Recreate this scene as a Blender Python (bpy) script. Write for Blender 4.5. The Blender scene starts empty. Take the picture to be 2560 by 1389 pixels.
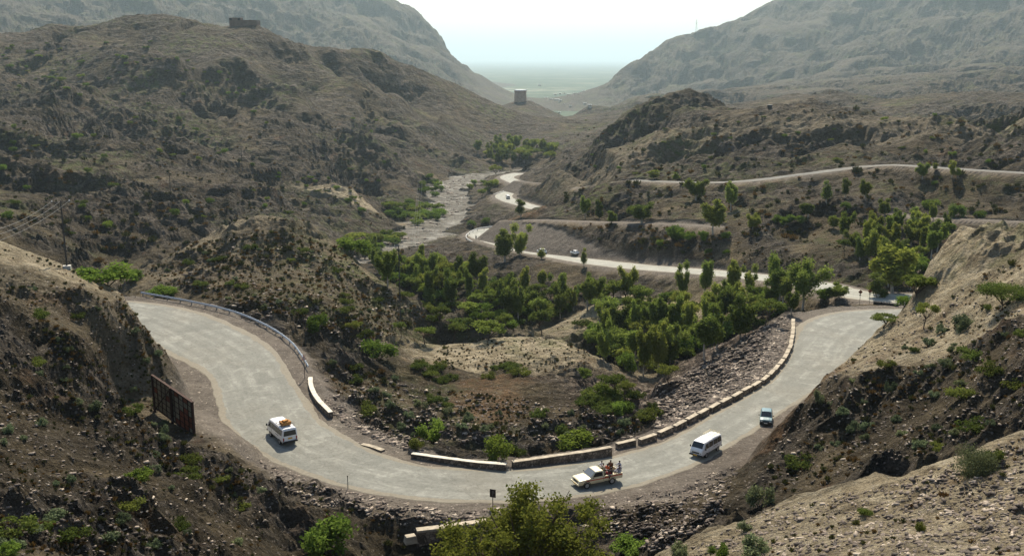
import bpy, math, random
import numpy as np
from mathutils import Vector, Matrix
random.seed(7); RNG = np.random.default_rng(11)
scene = bpy.context.scene
COL = scene.collection
R = math.radians

# ---------------------------------------------------------------- camera
W0, H0 = 2560.0, 1389.0
FPX = 2560.0*35.0/36.0
HORIZON = 146.0
PITCH = math.atan((H0/2-HORIZON)/FPX)
SP, CP = math.sin(PITCH), math.cos(PITCH)
cam_d = bpy.data.cameras.new('camera'); cam = bpy.data.objects.new('camera', cam_d); COL.objects.link(cam)
cam_d.lens = 35; cam_d.sensor_width = 36; cam_d.sensor_fit = 'HORIZONTAL'
cam_d.clip_start = 0.5; cam_d.clip_end = 120000
cam.location = (0, 0, 0); cam.rotation_euler = (math.pi/2-PITCH, 0, 0)
scene.camera = cam

# ---------------------------------------------------------------- sky, sun, exposure
SUN_EL, SUN_AZ = 49.0, 3.0            # azimuth measured from +Y (the view direction) towards +X
world = bpy.data.worlds.new('World'); scene.world = world; world.use_nodes = True
wn = world.node_tree; wn.nodes.clear()
wo = wn.nodes.new('ShaderNodeOutputWorld'); wb = wn.nodes.new('ShaderNodeBackground'); ws = wn.nodes.new('ShaderNodeTexSky')
ws.sky_type = 'NISHITA'; ws.sun_disc = False
ws.sun_elevation = R(SUN_EL); ws.sun_rotation = R(SUN_AZ)
ws.altitude = 700; ws.air_density = 1.3; ws.dust_density = 2.0; ws.ozone_density = 0.8
wb.inputs['Strength'].default_value = 0.095
wn.links.new(ws.outputs[0], wb.inputs[0]); wn.links.new(wb.outputs[0], wo.inputs[0])
sd = bpy.data.lights.new('sun', 'SUN'); sun = bpy.data.objects.new('sun', sd); COL.objects.link(sun)
sd.energy = 5.0; sd.angle = R(0.53); sd.color = (1.0, 0.89, 0.71)
e, a = R(SUN_EL), R(SUN_AZ)
sun.rotation_euler = Vector((math.cos(e)*math.sin(a), math.cos(e)*math.cos(a), math.sin(e))).to_track_quat('Z', 'Y').to_euler()
scene.view_settings.view_transform = 'Standard'; scene.view_settings.look = 'None'
scene.view_settings.exposure = 0.70; scene.view_settings.gamma = 1.0
scene.view_settings.use_curve_mapping = False
scene.render.engine = 'CYCLES'
scene.cycles.max_bounces = 5; scene.cycles.diffuse_bounces = 2; scene.cycles.glossy_bounces = 2
scene.cycles.transmission_bounces = 3; scene.cycles.volume_bounces = 0; scene.cycles.transparent_max_bounces = 6
scene.cycles.use_denoising = True

# ---------------------------------------------------------------- pixel <-> world (photo pixels, 2560 wide)
def P(u, v, D):
    xn, yn = (u-W0/2)/FPX, (v-H0/2)/FPX
    return (D*xn, D*(CP-yn*SP), -D*(SP+yn*CP))
def Pz(u, v, z):
    yn = (v-H0/2)/FPX
    return P(u, v, -z/(SP+yn*CP))
def px(p):
    x, y, z = p
    D = y*CP-z*SP
    return (W0/2+FPX*x/D, H0/2+FPX*(-z*CP-y*SP)/D)

# ---------------------------------------------------------------- noise
_perm = np.random.default_rng(3).permutation(512).astype(np.int64)
_perm = np.concatenate([_perm, _perm])
_g = np.random.default_rng(5).random(512)*2*np.pi
_gx, _gy = np.cos(_g), np.sin(_g)
def perlin(x, y, seed=0):
    x = x+seed*17.31; y = y-seed*9.77
    xi = np.floor(x); yi = np.floor(y)
    xf = x-xi; yf = y-yi
    X = xi.astype(np.int64) & 511; Y = yi.astype(np.int64) & 511
    X1 = (X+1) & 511; Y1 = (Y+1) & 511
    u = xf*xf*xf*(xf*(xf*6-15)+10); v = yf*yf*yf*(yf*(yf*6-15)+10)
    def gr(a, b, dx, dy):
        h = _perm[_perm[a]+b]
        return _gx[h]*dx+_gy[h]*dy
    n00 = gr(X, Y, xf, yf); n10 = gr(X1, Y, xf-1, yf)
    n01 = gr(X, Y1, xf, yf-1); n11 = gr(X1, Y1, xf-1, yf-1)
    return (n00*(1-u)+n10*u)*(1-v)+(n01*(1-u)+n11*u)*v     # about -0.7..0.7
def sstep(a, b, x):
    t = np.clip((x-a)/(b-a), 0, 1); return t*t*(3-2*t)
# ---------------------------------------------------------------- land form: surveyed points (photo column, photo row, distance)
CP_PTS = []
def pts(s, drop=None):
    """'u,v,D ...' ; drop=(factor, dz): also a lower point a little farther away, behind a crest"""
    for tok in s.split():
        u, v, D = [float(q) for q in tok.split(',')]
        p = P(u, v, D); CP_PTS.append(p)
        if drop:
            k, dz = drop
            CP_PTS.append((p[0]*k, p[1]*k, p[2]-dz))
def hid(s):
    """'u,D,z' : ground the photo does not show"""
    for tok in s.split():
        u, D, z = [float(q) for q in tok.split(',')]
        CP_PTS.append(((u-W0/2)/FPX*D, D, z))
# near right, pale slope
pts('1640,1389,60 1740,1335,64 1800,1300,63 1900,1275,62 2000,1245,61 2100,1215,60 2200,1195,59 2300,1185,58 2400,1150,57 2480,1110,56 2560,1085,55 2700,1040,54', (1.12, 6))
pts('1900,1389,52 2100,1389,47 2300,1389,43 2560,1389,40 2200,1300,51 2400,1290,48 2560,1250,47 2000,1320,55')
hid('1280,16,-12 2200,16,-9.5 300,16,-12 1280,30,-24 2300,28,-15.6 200,30,-18 -200,30,-16 2900,30,-17 2560,30,-16.8 2900,18,-11 2700,40,-20.5 1280,50,-38 1700,45,-27')
# right dark face
pts('1760,1262,90 1900,1250,88 2100,1190,86 2300,1150,82 2450,1080,78 2560,1050,76 1900,1180,96 2000,1100,98 2100,1050,98 2200,1000,99 2300,1030,92 2400,950,94 2560,900,85 2500,1000,84 2700,900,80')
pts('2100,930,116 2200,880,112 2300,850,112 2400,830,108 2560,770,100 2300,790,120 2450,720,115 2560,680,108 2150,900,118 2700,700,100')
pts('1850,1175,100 1900,1110,106 1940,1040,112 1975,990,115 2030,935,119 2085,898,122 2150,850,128 2200,815,133 2245,788,137', (1.06, 3))
pts('2265,740,139 2300,690,140 2330,640,140 2360,605,138 2400,588,135 2470,573,130 2560,563,124 2700,560,115 2900,560,110', (1.14, 16))
hid('2330,165,-45 2450,165,-45 2560,170,-45 2700,170,-44 2400,190,-46 2560,200,-46 2330,185,-46')
# rubble below the road, gully under the big tree
pts('1650,1270,93 1600,1330,88 1550,1389,85 1700,1320,86 1750,1240,96 1500,1300,90')
hid('1000,80,-47 1150,78,-48 1300,78,-48 1450,78,-46 1300,65,-45 1100,66,-44 1500,68,-42 1600,75,-42 1650,72,-38')
pts('1050,1290,91 1300,1290,90 850,1280,89 900,1330,85 760,1330,82 880,1389,80')
# near left hill
pts('560,1060,108 610,1120,103 700,1190,98 720,1270,90 740,1389,80 0,1389,50 200,1389,56 400,1389,63 600,1389,71 0,1200,62 200,1200,68 400,1200,76 600,1200,88 0,1000,78 200,1000,84 380,1050,107 480,1090,102 400,1120,92 200,1060,88 388,1038,111.5 485,1083,102.8 436,1062,106.5 380,1085,101 300,1050,97 436,1000,114 0,850,95 200,850,100 350,850,112 440,910,118 400,940,117 480,950,122 520,985,119 300,960,103 -200,1389,45 -200,1000,74 -200,800,95')
pts('-300,520,128 -150,565,126 0,612,128 100,648,130 180,690,131 250,712,132 330,715,134 360,735,137 400,775,134 440,828,131 475,870,128 495,905,125', (1.07, 7))
pts('100,750,110 250,780,112 330,780,121 0,720,110')
hid('0,190,-50 200,190,-48 -200,190,-48 0,230,-56 200,235,-56')
# left mound
pts('350,690,215 400,640,222 450,606,226 500,588,228 550,575,230 600,565,231 640,560,232 720,558,232 770,566,231 810,580,230 860,618,228 900,666,226 950,715,222 1010,750,218 1070,785,214 1110,830,205', (1.10, 17))
pts('400,722,192 550,680,190 700,680,192 850,700,198 700,780,168 850,800,175 800,880,150 950,850,175 1000,900,165 300,715,200 480,740,182 600,770,166 700,810,152 550,640,205 700,620,210 820,650,212')
hid('700,275,-62 500,270,-60 900,270,-64 300,260,-58')
# slope between the road and the middle hill
pts('850,1000,130 950,1060,122 900,1050,126 980,1080,122 850,950,140 1000,960,150 900,920,152')
pts('930,890,158 1050,930,155 1110,965,152 1180,957,151 1300,945,153 1400,960,149 1500,985,145 1600,1012,140 1640,1055,133')
pts('1200,1050,133 1200,1120,118 1400,1050,135 1400,1110,123 1550,1060,131 1600,1090,124 1050,1060,128 1100,1120,116')
# pale mounds
pts('1080,885,178 1130,862,183 1220,852,187 1300,846,188 1370,850,188 1440,870,184 1500,905,178 1540,940,172', (1.1, 7))
pts('1100,925,168 1200,945,165 1300,935,166 1450,935,166 1250,900,174 1380,900,174')
pts('1350,842,222 1400,810,226 1480,765,232 1530,745,236 1600,740,238 1660,755,236 1720,745,238 1770,760,236', (1.06, 5))
pts('1450,830,215 1600,820,212 1150,810,222 1250,825,212')
# ravine floor
pts('1000,700,300 930,650,365 1100,700,292 1200,760,262 1300,700,285 1500,720,268 1700,720,262 1850,750,240 1950,760,228 1620,900,190 1680,870,197 1750,830,208 1900,800,206 1100,790,235 1100,660,330')
# stone bank left of the far right bend
pts('2000,770,188 1950,792,184 1850,847,176 1750,902,168 1650,962,158 1630,1000,149 1640,1060,135', (1.05, 6))
pts('1800,960,146 1900,870,158 1700,1030,137 2050,763,191 2150,757,193 2230,765,190')
# face, terrace and slope above the second road
pts('1270,548,378 1400,552,336 1550,556,310 1700,565,286 1800,575,274 1900,600,262 1320,560,360')
pts('1380,500,365 1500,465,358 1600,500,335 1800,510,312 2000,480,315 2100,500,300 2300,480,298 2500,480,285 1450,530,345')
pts('1580,450,350 1720,455,346 1900,447,340 2050,428,335 2200,413,330 2290,414,322 2400,422,312 2560,432,300 2700,440,290')
pts('2250,540,272 2450,548,262 2560,552,255 1950,590,266 2080,525,272 2150,495,280 1870,640,256 2200,620,245 2350,600,248 2250,690,222 2100,650,238 2000,640,245 2600,600,235 2450,580,250')
# hills behind the gravel road
pts('1400,450,470 1420,400,520 1500,340,560 1600,280,590 1680,255,600 1740,250,602 1790,265,600 1850,305,590', (1.15, 22))
pts('1600,380,500 1700,340,520 1700,420,430 1800,400,420 1850,360,440 1560,430,450')
pts('1880,298,520 1950,285,500 2030,280,500 2150,305,490 2230,320,480 2330,310,450 2430,280,440 2560,250,430 2700,220,420', (1.18, 24))
pts('1900,350,430 1950,420,362 2000,350,430 2100,380,380 2300,380,370 2400,340,390 2500,380,345 1890,420,375')
pts('1850,272,1010 1950,265,1000 2000,245,980 2080,228,960 2150,245,940 2250,265,930 2330,245,900 2430,238,880 2560,240,860 2750,230,860', (1.12, 25))
hid('1900,750,-62 2100,740,-62 2300,680,-60 2500,640,-58 1700,760,-66 2100,1150,-70 2500,1100,-66 1800,1150,-72')
# far right mountain
pts('1490,258,3145 1510,225,3230 1560,182,3366 1600,160,3485 1640,140,3570 1700,125,3655 1760,110,3740 1820,85,3825 1880,55,3876 1950,15,3910 1990,-5,3910 2100,-80,3995 2300,-180,4080 2560,-300,4080 2800,-350,4080', (1.15, 160))
pts('1500,295,2890 1700,260,2465 1900,200,2890 2200,150,2720 2500,150,2465 1700,190,3145 2300,0,3315 2550,-50,3230 1900,262,1687 2300,225,1620 2100,60,3315 2600,200,1620')
# far left mountain
pts('1275,243,3315 1240,215,3366 1200,185,3485 1150,135,3655 1100,97,3740 1050,60,3825 1000,15,3910 970,-5,3995 900,-80,4080 600,-200,4250 0,-330,4420 -300,-360,4420', (1.15, 160))
pts('900,100,2975 600,20,3060 0,30,2550 300,-20,2975 1100,180,3060 700,-60,3570 200,60,2465 1200,240,2975')
hid('0,1150,-5 300,1150,-5 600,1150,0 900,1250,-50 1150,1400,-70')
# tower hill and the mouth of the valley
pts('1270,262,1480 1300,250,1500 1330,254,1500 1380,277,1490 1420,302,1450 1240,268,1470', (1.1, 45))
pts('1300,290,1380 1450,330,1000 1440,300,1200 1480,285,1350 1470,262,1700 1300,305,1150 1400,312,1000 1480,332,900 1250,340,950 1530,330,850 1600,290,1000')
pts('1300,390,800 1200,400,790 1350,425,765 1420,380,700')
hid('1340,2200,-132 1420,2200,-134 1350,1800,-108 1430,1750,-106 1100,1500,-80 900,1900,-60 1150,2400,-110 700,1600,-40 1560,2000,-90 1700,1800,-70')
hid('1290,1900,-118 1380,1900,-120 1455,1800,-116 1300,2400,-145 1380,2400,-145 1460,2400,-145 1290,3000,-166 1380,3000,-166 1470,3000,-166 1330,2050,-125')
hid('0,5400,-100 2560,5400,-100 1340,3600,-172 1400,3600,-172 1450,3600,-172 1280,5500,-175 600,7500,-178 0,7500,-178 2000,7500,-178 2560,7500,-178 -300,7500,-178 2900,7500,-178 1280,7500,-178')
# big left hill
pts('-300,110,860 -100,100,870 0,92,880 70,88,880 130,70,890 220,76,890 290,55,900 330,47,900 400,45,900 480,55,900 560,66,900 640,62,900 700,90,900 760,120,910 830,142,930 900,140,950 950,135,960 1040,175,1000 1130,215,1060 1230,265,1100 1300,285,1080', (1.12, 40))
pts('0,200,720 300,150,770 600,150,800 900,200,850 1000,250,880 600,300,665 300,300,620 0,300,560 900,420,600 1050,430,665 0,400,440 300,400,480 600,400,545 1100,300,880 1150,400,765 1000,400,645 900,330,690 750,230,760 450,220,710 150,230,660 1150,340,880 -250,300,520 -250,200,700')
pts('0,412,410 100,422,405 200,455,388 330,470,385 440,498,380 540,540,372 590,565,368', (1.06, 6))
pts('0,500,330 200,560,300 400,570,325 0,600,240 200,650,255 -200,500,320 300,620,285 100,560,280 450,600,310 600,590,345 50,640,215')
pts('600,425,528 760,450,520 880,490,505 960,540,492 1010,575,480', (1.05, 6))
pts('700,500,445 800,560,430 700,560,385 850,600,430 620,500,430 900,560,465')
pts('420,362,510 250,368,500 500,388,515', (1.05, 7))
# overlapping spurs of the left hill
for s_ in ('300,118,800 380,125,790 450,160,760 500,215,722 560,262,692', '0,192,730 60,212,712 120,252,688', '130,232,705 190,226,708 250,242,698 300,288,662', '330,262,678 420,245,690 480,300,655 520,340,632',
           '560,312,648 640,272,678 720,300,660 800,352,628', '720,238,790 800,300,728 880,360,688 950,402,652 995,442,622', '1000,252,900 1080,322,845 1160,392,795', '820,180,880 900,230,840 980,300,790 1050,370,740',
           '150,330,585 230,318,595 300,340,575 380,350,560', '560,470,470 640,480,462 700,520,440 740,560,420', '300,520,335 380,505,345 460,530,338 520,570,330', '0,300,600 80,310,595 150,350,560'):
    pts(s_, (1.045, 9))
# spurs of the hills right of the valley
for s_ in ('1450,442,455 1560,398,475 1640,352,505', '1765,436,396 1800,384,420 1850,348,430 1920,334,438 1985,348,430', '2000,352,428 2060,322,440 2120,330,432', '2280,402,350 2350,342,400 2450,292,432', '2385,418,332 2450,362,360 2560,332,378',
           '1560,548,316 1620,518,322 1690,496,330', '2350,520,284 2420,488,292 2500,516,280', '1950,420,365 2050,395,375 2150,385,372'):
    pts(s_, (1.04, 6))
hid('1080,161,-53 1200,160,-53 1320,160,-53 1450,157,-53')
# wash
pts('1200,540,500 1170,543,520 1280,548,470 1230,520,535 1320,545,420')
hid('1240,450,-77 1300,430,-72 1190,450,-81 1250,420,-73 1350,430,-68 1300,500,-74')
pts('1332,452,575 1400,500,490 1350,480,540 1310,470,590 1360,440,600')
hid('1000,520,-82.5 1060,560,-83 1110,600,-83 1130,650,-83.5 1120,690,-84 1170,740,-84 1250,770,-84 1310,790,-84 970,440,-80 930,400,-77 1040,480,-82 1080,500,-83 900,380,-75')
pts('1110,455,700 1020,560,525 860,612,440 1130,432,760 940,590,470')

CA = np.array(CP_PTS)
_t = CA[:, 2]/CA[:, 1]
_q = np.stack([CA[:, 0]/CA[:, 1], np.log(CA[:, 1])], 1)
def _fit():
    n = len(_q)
    d = np.sqrt(((_q[:, None]-_q[None])**2).sum(2)+1e-5)
    A = np.zeros((n+3, n+3)); A[:n, :n] = -d-np.eye(n)*0.0006
    Pm = np.concatenate([np.ones((n, 1)), _q], 1); A[:n, n:] = Pm; A[n:, :n] = Pm.T
    b = np.zeros(n+3); b[:n] = _t
    return np.linalg.solve(A, b)
_w = _fit()
def base_t(av, lv):
    out = np.empty(av.size); n = len(_q)
    a_, l_ = av.ravel(), lv.ravel()
    for i in range(0, a_.size, 20000):
        s = slice(i, i+20000)
        d = np.sqrt((a_[s, None]-_q[None, :, 0])**2+(l_[s, None]-_q[None, :, 1])**2+1e-5)
        out[s] = -d@_w[:n]+_w[n]+a_[s]*_w[n+1]+l_[s]*_w[n+2]
    return out.reshape(av.shape)

# ---------------------------------------------------------------- roads
def catmull(pp, step):
    pp = np.asarray(pp, float); out = []
    for i in range(len(pp)-1):
        p0, p1, p2, p3 = pp[max(i-1, 0)], pp[i], pp[i+1], pp[min(i+2, len(pp)-1)]
        n = max(2, int(np.linalg.norm(p2[:3]-p1[:3])/step))
        for k in range(n):
            t = k/n
            out.append(0.5*((2*p1)+(-p0+p2)*t+(2*p0-5*p1+4*p2-p3)*t*t+(-p0+3*p1-3*p2+p3)*t**3))
    out.append(pp[-1]); return np.array(out)
def smooth(a, k):
    ker = np.hanning(2*k+3)[1:-1]; ker /= ker.sum()
    b = np.pad(a, ((k, k), (0, 0)), mode='edge') if a.ndim == 2 else np.pad(a, k, mode='edge')
    if a.ndim == 1: return np.convolve(b, ker, 'valid')
    return np.stack([np.convolve(b[:, j], ker, 'valid') for j in range(a.shape[1])], 1)
def road_pairs(rows, step=1.0, k=4):
    """rows: uF,vF,uN,vN,z -> centre line (x,y,z) and half width"""
    cc = []
    for uF, vF, uN, vN, z in rows:
        A = np.array(Pz(uF, vF, z)); B = np.array(Pz(uN, vN, z))
        cc.append([*(A+B)/2, np.linalg.norm(A-B)/2])
    c = smooth(catmull(cc, step), k); c2 = smooth(catmull([[*(np.array(Pz(uF, vF, z))-np.array(Pz(uN, vN, z))), 0] for uF, vF, uN, vN, z in rows], step), k) if False else None
    A = np.array([np.array(Pz(r[0], r[1], r[4]))-np.array(Pz(r[2], r[3], r[4])) for r in rows]); M_ = np.array([q[:3] for q in cc])
    out = []
    T = np.gradient(c[:, :2], axis=0); T /= np.linalg.norm(T, axis=1)[:, None]
    for i in range(len(rows)):
        j = int(((c[:, :2]-M_[i, :2])**2).sum(1).argmin()); out.append(abs(T[j, 0]*A[i, 1]-T[j, 1]*A[i, 0])/2)
    cc = [[*q[:3], w] for q, w in zip(cc, out)]
    c = catmull(cc, step); return smooth(c, k)
def road_line(rows, w, step=1.5, k=4):
    c = catmull([[*Pz(u, v, z), w] for u, v, z in rows], step); return smooth(c, k)
MAIN = road_pairs([(150,742,60,800,-39.0),(377,756,240,806,-39.3),(477,773,330,838,-39.6),(550,798,395,872,-39.9),(629,837,455,905,-40.2),(683,871,505,935,-40.4),
 (706,912,530,962,-40.5),(732,947,543,995,-40.6),(768,998,550,1043,-40.8),(797,1042,580,1090,-40.9),(840,1073,640,1132,-41.0),(900,1111,735,1178,-41.1),(960,1138,840,1212,-41.2),
 (1069,1165,980,1243,-41.3),(1206,1173,1150,1257,-41.4),(1370,1167,1350,1256,-41.6),(1534,1137,1560,1226,-41.8),(1660,1101,1700,1180,-42.0),(1760,1050,1810,1125,-42.2),(1822,1011,1885,1080,-42.4),
 (1890,975,1960,1030,-42.6),(1950,930,2040,980,-42.8),(1976,880,2110,925,-43.1),(1987,837,2165,882,-43.4),(2005,805,2215,848,-43.8),(2060,784,2260,820,-44.2),(2150,776,2310,800,-44.6),(2250,775,2370,788,-45)], 1.0, 5)
LOOP = [(2330,779,-45.2),(2395,770,-45.6),(2425,760,-46.0),(2400,752,-46.4),(2330,748,-46.6),(2250,748,-46.9)]
SECOND = road_line(LOOP+[(2150,738,-47.3),(2110,729,-47.7),(2050,713,-48.4),(1980,703,-49.5),(1903,693,-51),(1800,683,-52.8),(1700,675,-54.5),(1600,667,-56.2),(1490,655,-58),(1400,640,-60.3),(1300,621,-63),(1240,604,-65),(1203,592,-66),(1196,582,-66.3),(1225,575,-66.6),(1262,572,-67)], 4.2, 1.5, 5)
THIRD = road_line([(1262,572,-67),(1330,568,-67.8),(1400,557,-69),(1430,540,-71),(1400,530,-72.2),(1345,521,-73.2),(1305,510,-73.6),(1272,500,-74),(1258,490,-74.4),(1275,479,-75),(1300,470,-75.5),(1303,462,-76),(1282,452,-76.8),(1267,444,-77.4),(1275,438,-77.8),(1300,433,-78)], 4.6, 2.0, 4)
GRAVEL = road_line([(1450,470,-49),(1540,455,-44),(1580,451,-42.5),(1720,456,-41.5),(1820,455,-40.2),(1900,449,-39),(2050,430,-36.3),(2150,417,-34.6),(2230,412,-33.6),(2290,415,-33.2),(2400,423,-33),(2560,432,-33),(2750,440,-33)], 2.6, 1.5, 5)
TRACK = road_line([(1262,552,-59),(1330,549,-56),(1400,551,-53),(1550,556,-49.6),(1700,560,-46.8),(1790,566,-45.5)], 2.0, 1.5, 4)
TRACK2 = road_line([(2230,536,-42),(2330,545,-41.8),(2450,550,-41.2),(2600,556,-40)], 2.0, 1.5, 4)
BACKTRK = road_line([(1290,452,-69.8),(1350,457,-68),(1440,463,-65),(1490,468,-62)], 1.6, 2.0, 4)
WASHL = catmull([[*Pz(u, v, z), w] for u, v, z, w in [(860,690,-72,5),(935,655,-77,7),(985,622,-80,8),(1040,592,-81,13),(1085,560,-82,14),(1115,530,-82.5,13),(1122,500,-83,14),(1112,478,-83.3,13),(1135,457,-83.6,14),(1180,442,-83.8,12),(1240,434,-84,10),(1310,427,-84,10),(1380,420,-83,8)]], 4)

# ---------------------------------------------------------------- terrain grid: fine close by, coarse far away
QC = 1.0
def rows_():
    l = [math.log(15.0)]
    while math.exp(l[-1]) < 8200:
        y = math.exp(l[-1])
        st = 0.0052 if y < 38 else (0.0031 if y < 5000 else 0.012)
        l.append(l[-1]+st/QC)
    return np.array(l)
LR = rows_()
AC = np.concatenate([np.linspace(-0.78, -0.55, 45, endpoint=False), np.linspace(-0.55, 0.55, int(1150*QC), endpoint=False), np.linspace(0.55, 0.80, 46)])
# coarse evaluation then bilinear-cubic upsampling
_al = np.linspace(-0.80, 0.82, 520); _ll = np.linspace(LR[0]-0.01, LR[-1]+0.01, 640)
_A, _L = np.meshgrid(_al, _ll)
_T = base_t(_A, _L)
def samp(T, al, ll, av, lv):
    fi = np.clip((av-al[0])/(al[1]-al[0]), 0, len(al)-1.001); fj = np.clip((lv-ll[0])/(ll[1]-ll[0]), 0, len(ll)-1.001)
    i = fi.astype(int); j = fj.astype(int); fi = fi-i; fj = fj-j
    return (T[j, i]*(1-fi)+T[j, i+1]*fi)*(1-fj)+(T[j+1, i]*(1-fi)+T[j+1, i+1]*fi)*fj
GA, GL = np.meshgrid(AC, LR)
Yw = np.exp(GL); Xw = GA*Yw
Zw = samp(_T, _al, _ll, GA, GL)*Yw

def near(cl, X, Y, reach):
    """distance to a centre line, its height, half width and signed side, for points within reach"""
    x0, x1 = cl[:, 0].min()-reach, cl[:, 0].max()+reach; y0, y1 = cl[:, 1].min()-reach, cl[:, 1].max()+reach
    idx = np.nonzero(((X > x0) & (X < x1) & (Y > y0) & (Y < y1)).ravel())[0]
    xs, ys = X.ravel()[idx], Y.ravel()[idx]
    dist = np.empty(len(idx)); zz = np.empty(len(idx)); ww = np.empty(len(idx)); side = np.empty(len(idx)); tt = np.empty(len(idx))
    P0 = cl[:-1, :2]; dP = cl[1:, :2]-P0; L2 = (dP**2).sum(1)+1e-9
    # coarse cull with every 8th sample
    cs = cl[::8, :2]
    for i in range(0, len(idx), 40000):
        s = slice(i, i+40000)
        dx = xs[s, None]-cs[None, :, 0]; dy = ys[s, None]-cs[None, :, 1]
        dist[s] = np.sqrt((dx*dx+dy*dy).min(1))
    keep = dist < reach+12
    idx = idx[keep]; xs = xs[keep]; ys = ys[keep]; n = len(idx)
    dist = np.empty(n); zz = np.empty(n); ww = np.empty(n); side = np.empty(n); tt = np.empty(n)
    for i in range(0, n, 20000):
        s = slice(i, i+20000)
        rx = xs[s, None]-P0[None, :, 0]; ry = ys[s, None]-P0[None, :, 1]
        t = np.clip((rx*dP[:, 0]+ry*dP[:, 1])/L2, 0, 1)
        ex = rx-t*dP[:, 0]; ey = ry-t*dP[:, 1]
        d2 = ex*ex+ey*ey; k = d2.argmin(1); r = np.arange(len(k))
        dist[s] = np.sqrt(d2[r, k]); tk = t[r, k]
        zz[s] = cl[k, 2]*(1-tk)+cl[k+1, 2]*tk; ww[s] = cl[k, 3]*(1-tk)+cl[k+1, 3]*tk
        side[s] = np.sign(dP[k, 0]*ry[r, k]-dP[k, 1]*rx[r, k]); tt[s] = k+tk
    return idx, dist, zz, ww, side, tt
M_dirt = np.zeros(Xw.size); M_wash = np.zeros(Xw.size); M_rub = np.zeros(Xw.size)
Zf = Zw.ravel(); Xf = Xw.ravel(); Yf = Yw.ravel()

# broad relief, gullies and spurs, everywhere away from the surveyed foreground
lenY = Yf
wx = Xf+perlin(Xf/70, Yf/70, 1)*38; wy = Yf+perlin(Xf/70, Yf/70, 2)*38
# keep roads and the valley floor free of it
protect = np.zeros(Xw.size)
for cl, wd, rc in ((MAIN, 12, 60), (SECOND, 10, 45), (THIRD, 8, 45), (GRAVEL, 4, 30), (TRACK, 3, 20), (TRACK2, 3, 20), (WASHL, 0, 40)):
    idx, d, zz, ww, sd_, tt = near(cl, Xw, Yw, rc)
    m = 1-sstep(0, rc-wd, d-ww-wd*0.3)
    protect[idx] = np.maximum(protect[idx], m)
fp_ = P(612, 63, 896); protect = np.maximum(protect, 1-sstep(18, 55, np.sqrt((Xf-fp_[0])**2+(Yf-fp_[1])**2)))
rel = np.zeros(Xw.size)
for lam, k, sd_ in ((850, .14, 13), (420, .16, 3), (210, .18, 4), (105, .19, 5), (52, .22, 6), (26, .25, 7), (13, .27, 8), (7, .27, 9)):
    fade = sstep(2.6, 5.2, lenY/lam)
    n = perlin(wx/lam, wy/lam, sd_)
    rid = 1-np.abs(n)*2.6
    rel += fade*k*lam*(rid-0.34)
fk = sstep(1100, 1700, lenY); rel = rel*(1-.1*fk)-(.006+.008*fk)*lenY*sstep(240, 420, lenY)
up = (np.where(lenY > 1300, .010, .004+.008*sstep(280, 400, lenY))-.008*sstep(640, 840, lenY)*(1-sstep(1150, 1300, lenY)))*lenY; rel = np.where(rel > 0, up*np.tanh(rel/up), rel); rel = np.maximum(rel, -.06*lenY); 
far_damp = 1-sstep(5200, 6500, lenY)
gap = sstep(620, 800, lenY)*(1-sstep(.045, .10, np.abs(Xf/Yf-.028)))
Zf = Zf+rel*(1-protect)*(1-gap)*far_damp*np.where(lenY > 1300, 1.0, 0.40+0.45*sstep(260, 420, lenY))

# carve the roads: level bed, cut slope above, fill slope below
def carve(cl, reach, sh, cut, fill, bed=0.07, shm=1.0, dn=None):
    idx, d, zr, w, side, tt = near(cl, Xw, Yw, reach)
    o = np.maximum(0, d-w-sh)
    cutn = cut*(1+0.35*perlin(Xf[idx]/9, Yf[idx]/9, 21))
    hi = zr+cutn*o; lo = zr-fill*o
    if dn: hi = np.where((side > 0) & (o < dn[1]), zr+dn[0]*o, hi)
    z = np.clip(Zf[idx], lo-0.03, hi+0.03)
    inside = d < w+sh
    z = np.where(inside, zr-0.01-0.10*perlin(Xf[idx]/3.1, Yf[idx]/3.1, 30)*np.clip(d-w-.3, 0, 1), z)
    z = np.where(d < w-0.45, zr-bed, z)
    k = 1-sstep(reach*0.75, reach, d)
    Zf[idx] = Zf[idx]*(1-k)+z*k
    M_dirt[idx] = np.maximum(M_dirt[idx], (1-sstep(0.2, 1.8+0.5*sh, d-w-sh*shm+1.2*perlin(Xf[idx]/4, Yf[idx]/4, 31))))
    return idx, d, w, side, tt
flat = np.zeros(Xw.size)
for cl, rc, sh, cut, fill in ((WASHL, 40, 0.5, .9, 9), (THIRD, 60, 2.2, 1.5, .62), (SECOND, 60, 2.0, 1.7, .62), (BACKTRK, 14, .5, 1.0, .7), (GRAVEL, 34, 0.6, 1.1, .68), (TRACK, 16, 0.5, 1.1, .8), (TRACK2, 16, .5, 1.0, .8), (MAIN, 50, 3.0, 1.9, .62)):
    if cl is WASHL:
        idx, d, zr, w, side, tt = near(cl, Xw, Yw, rc)
        o = np.maximum(0, d-w-2*perlin(Xf[idx]/14, Yf[idx]/14, 9)*6)
        z = np.where(o <= 0, zr+.5*perlin(Xf[idx]/5, Yf[idx]/5, 77)+.25*perlin(Xf[idx]/2, Yf[idx]/2, 78), np.minimum(Zf[idx], zr+1.1*o)); z = np.maximum(z, zr-0.3)
        k = 1-sstep(rc*.8, rc, d); Zf[idx] = Zf[idx]*(1-k)+z*k
        M_wash[idx] = np.maximum(M_wash[idx], 1-sstep(-1, 2.5, o)); continue
    idx, d, w, side, tt = carve(cl, rc, sh, cut, fill, dn={id(SECOND): (-.10, 26), id(THIRD): (-.15, 26), id(MAIN): (.03, 4)}.get(id(cl)))
    flat[idx] = np.maximum(flat[idx], 1-sstep(0.0, 4.5, d-w-sh*0.6))
flat = np.maximum(flat, M_wash)
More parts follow.
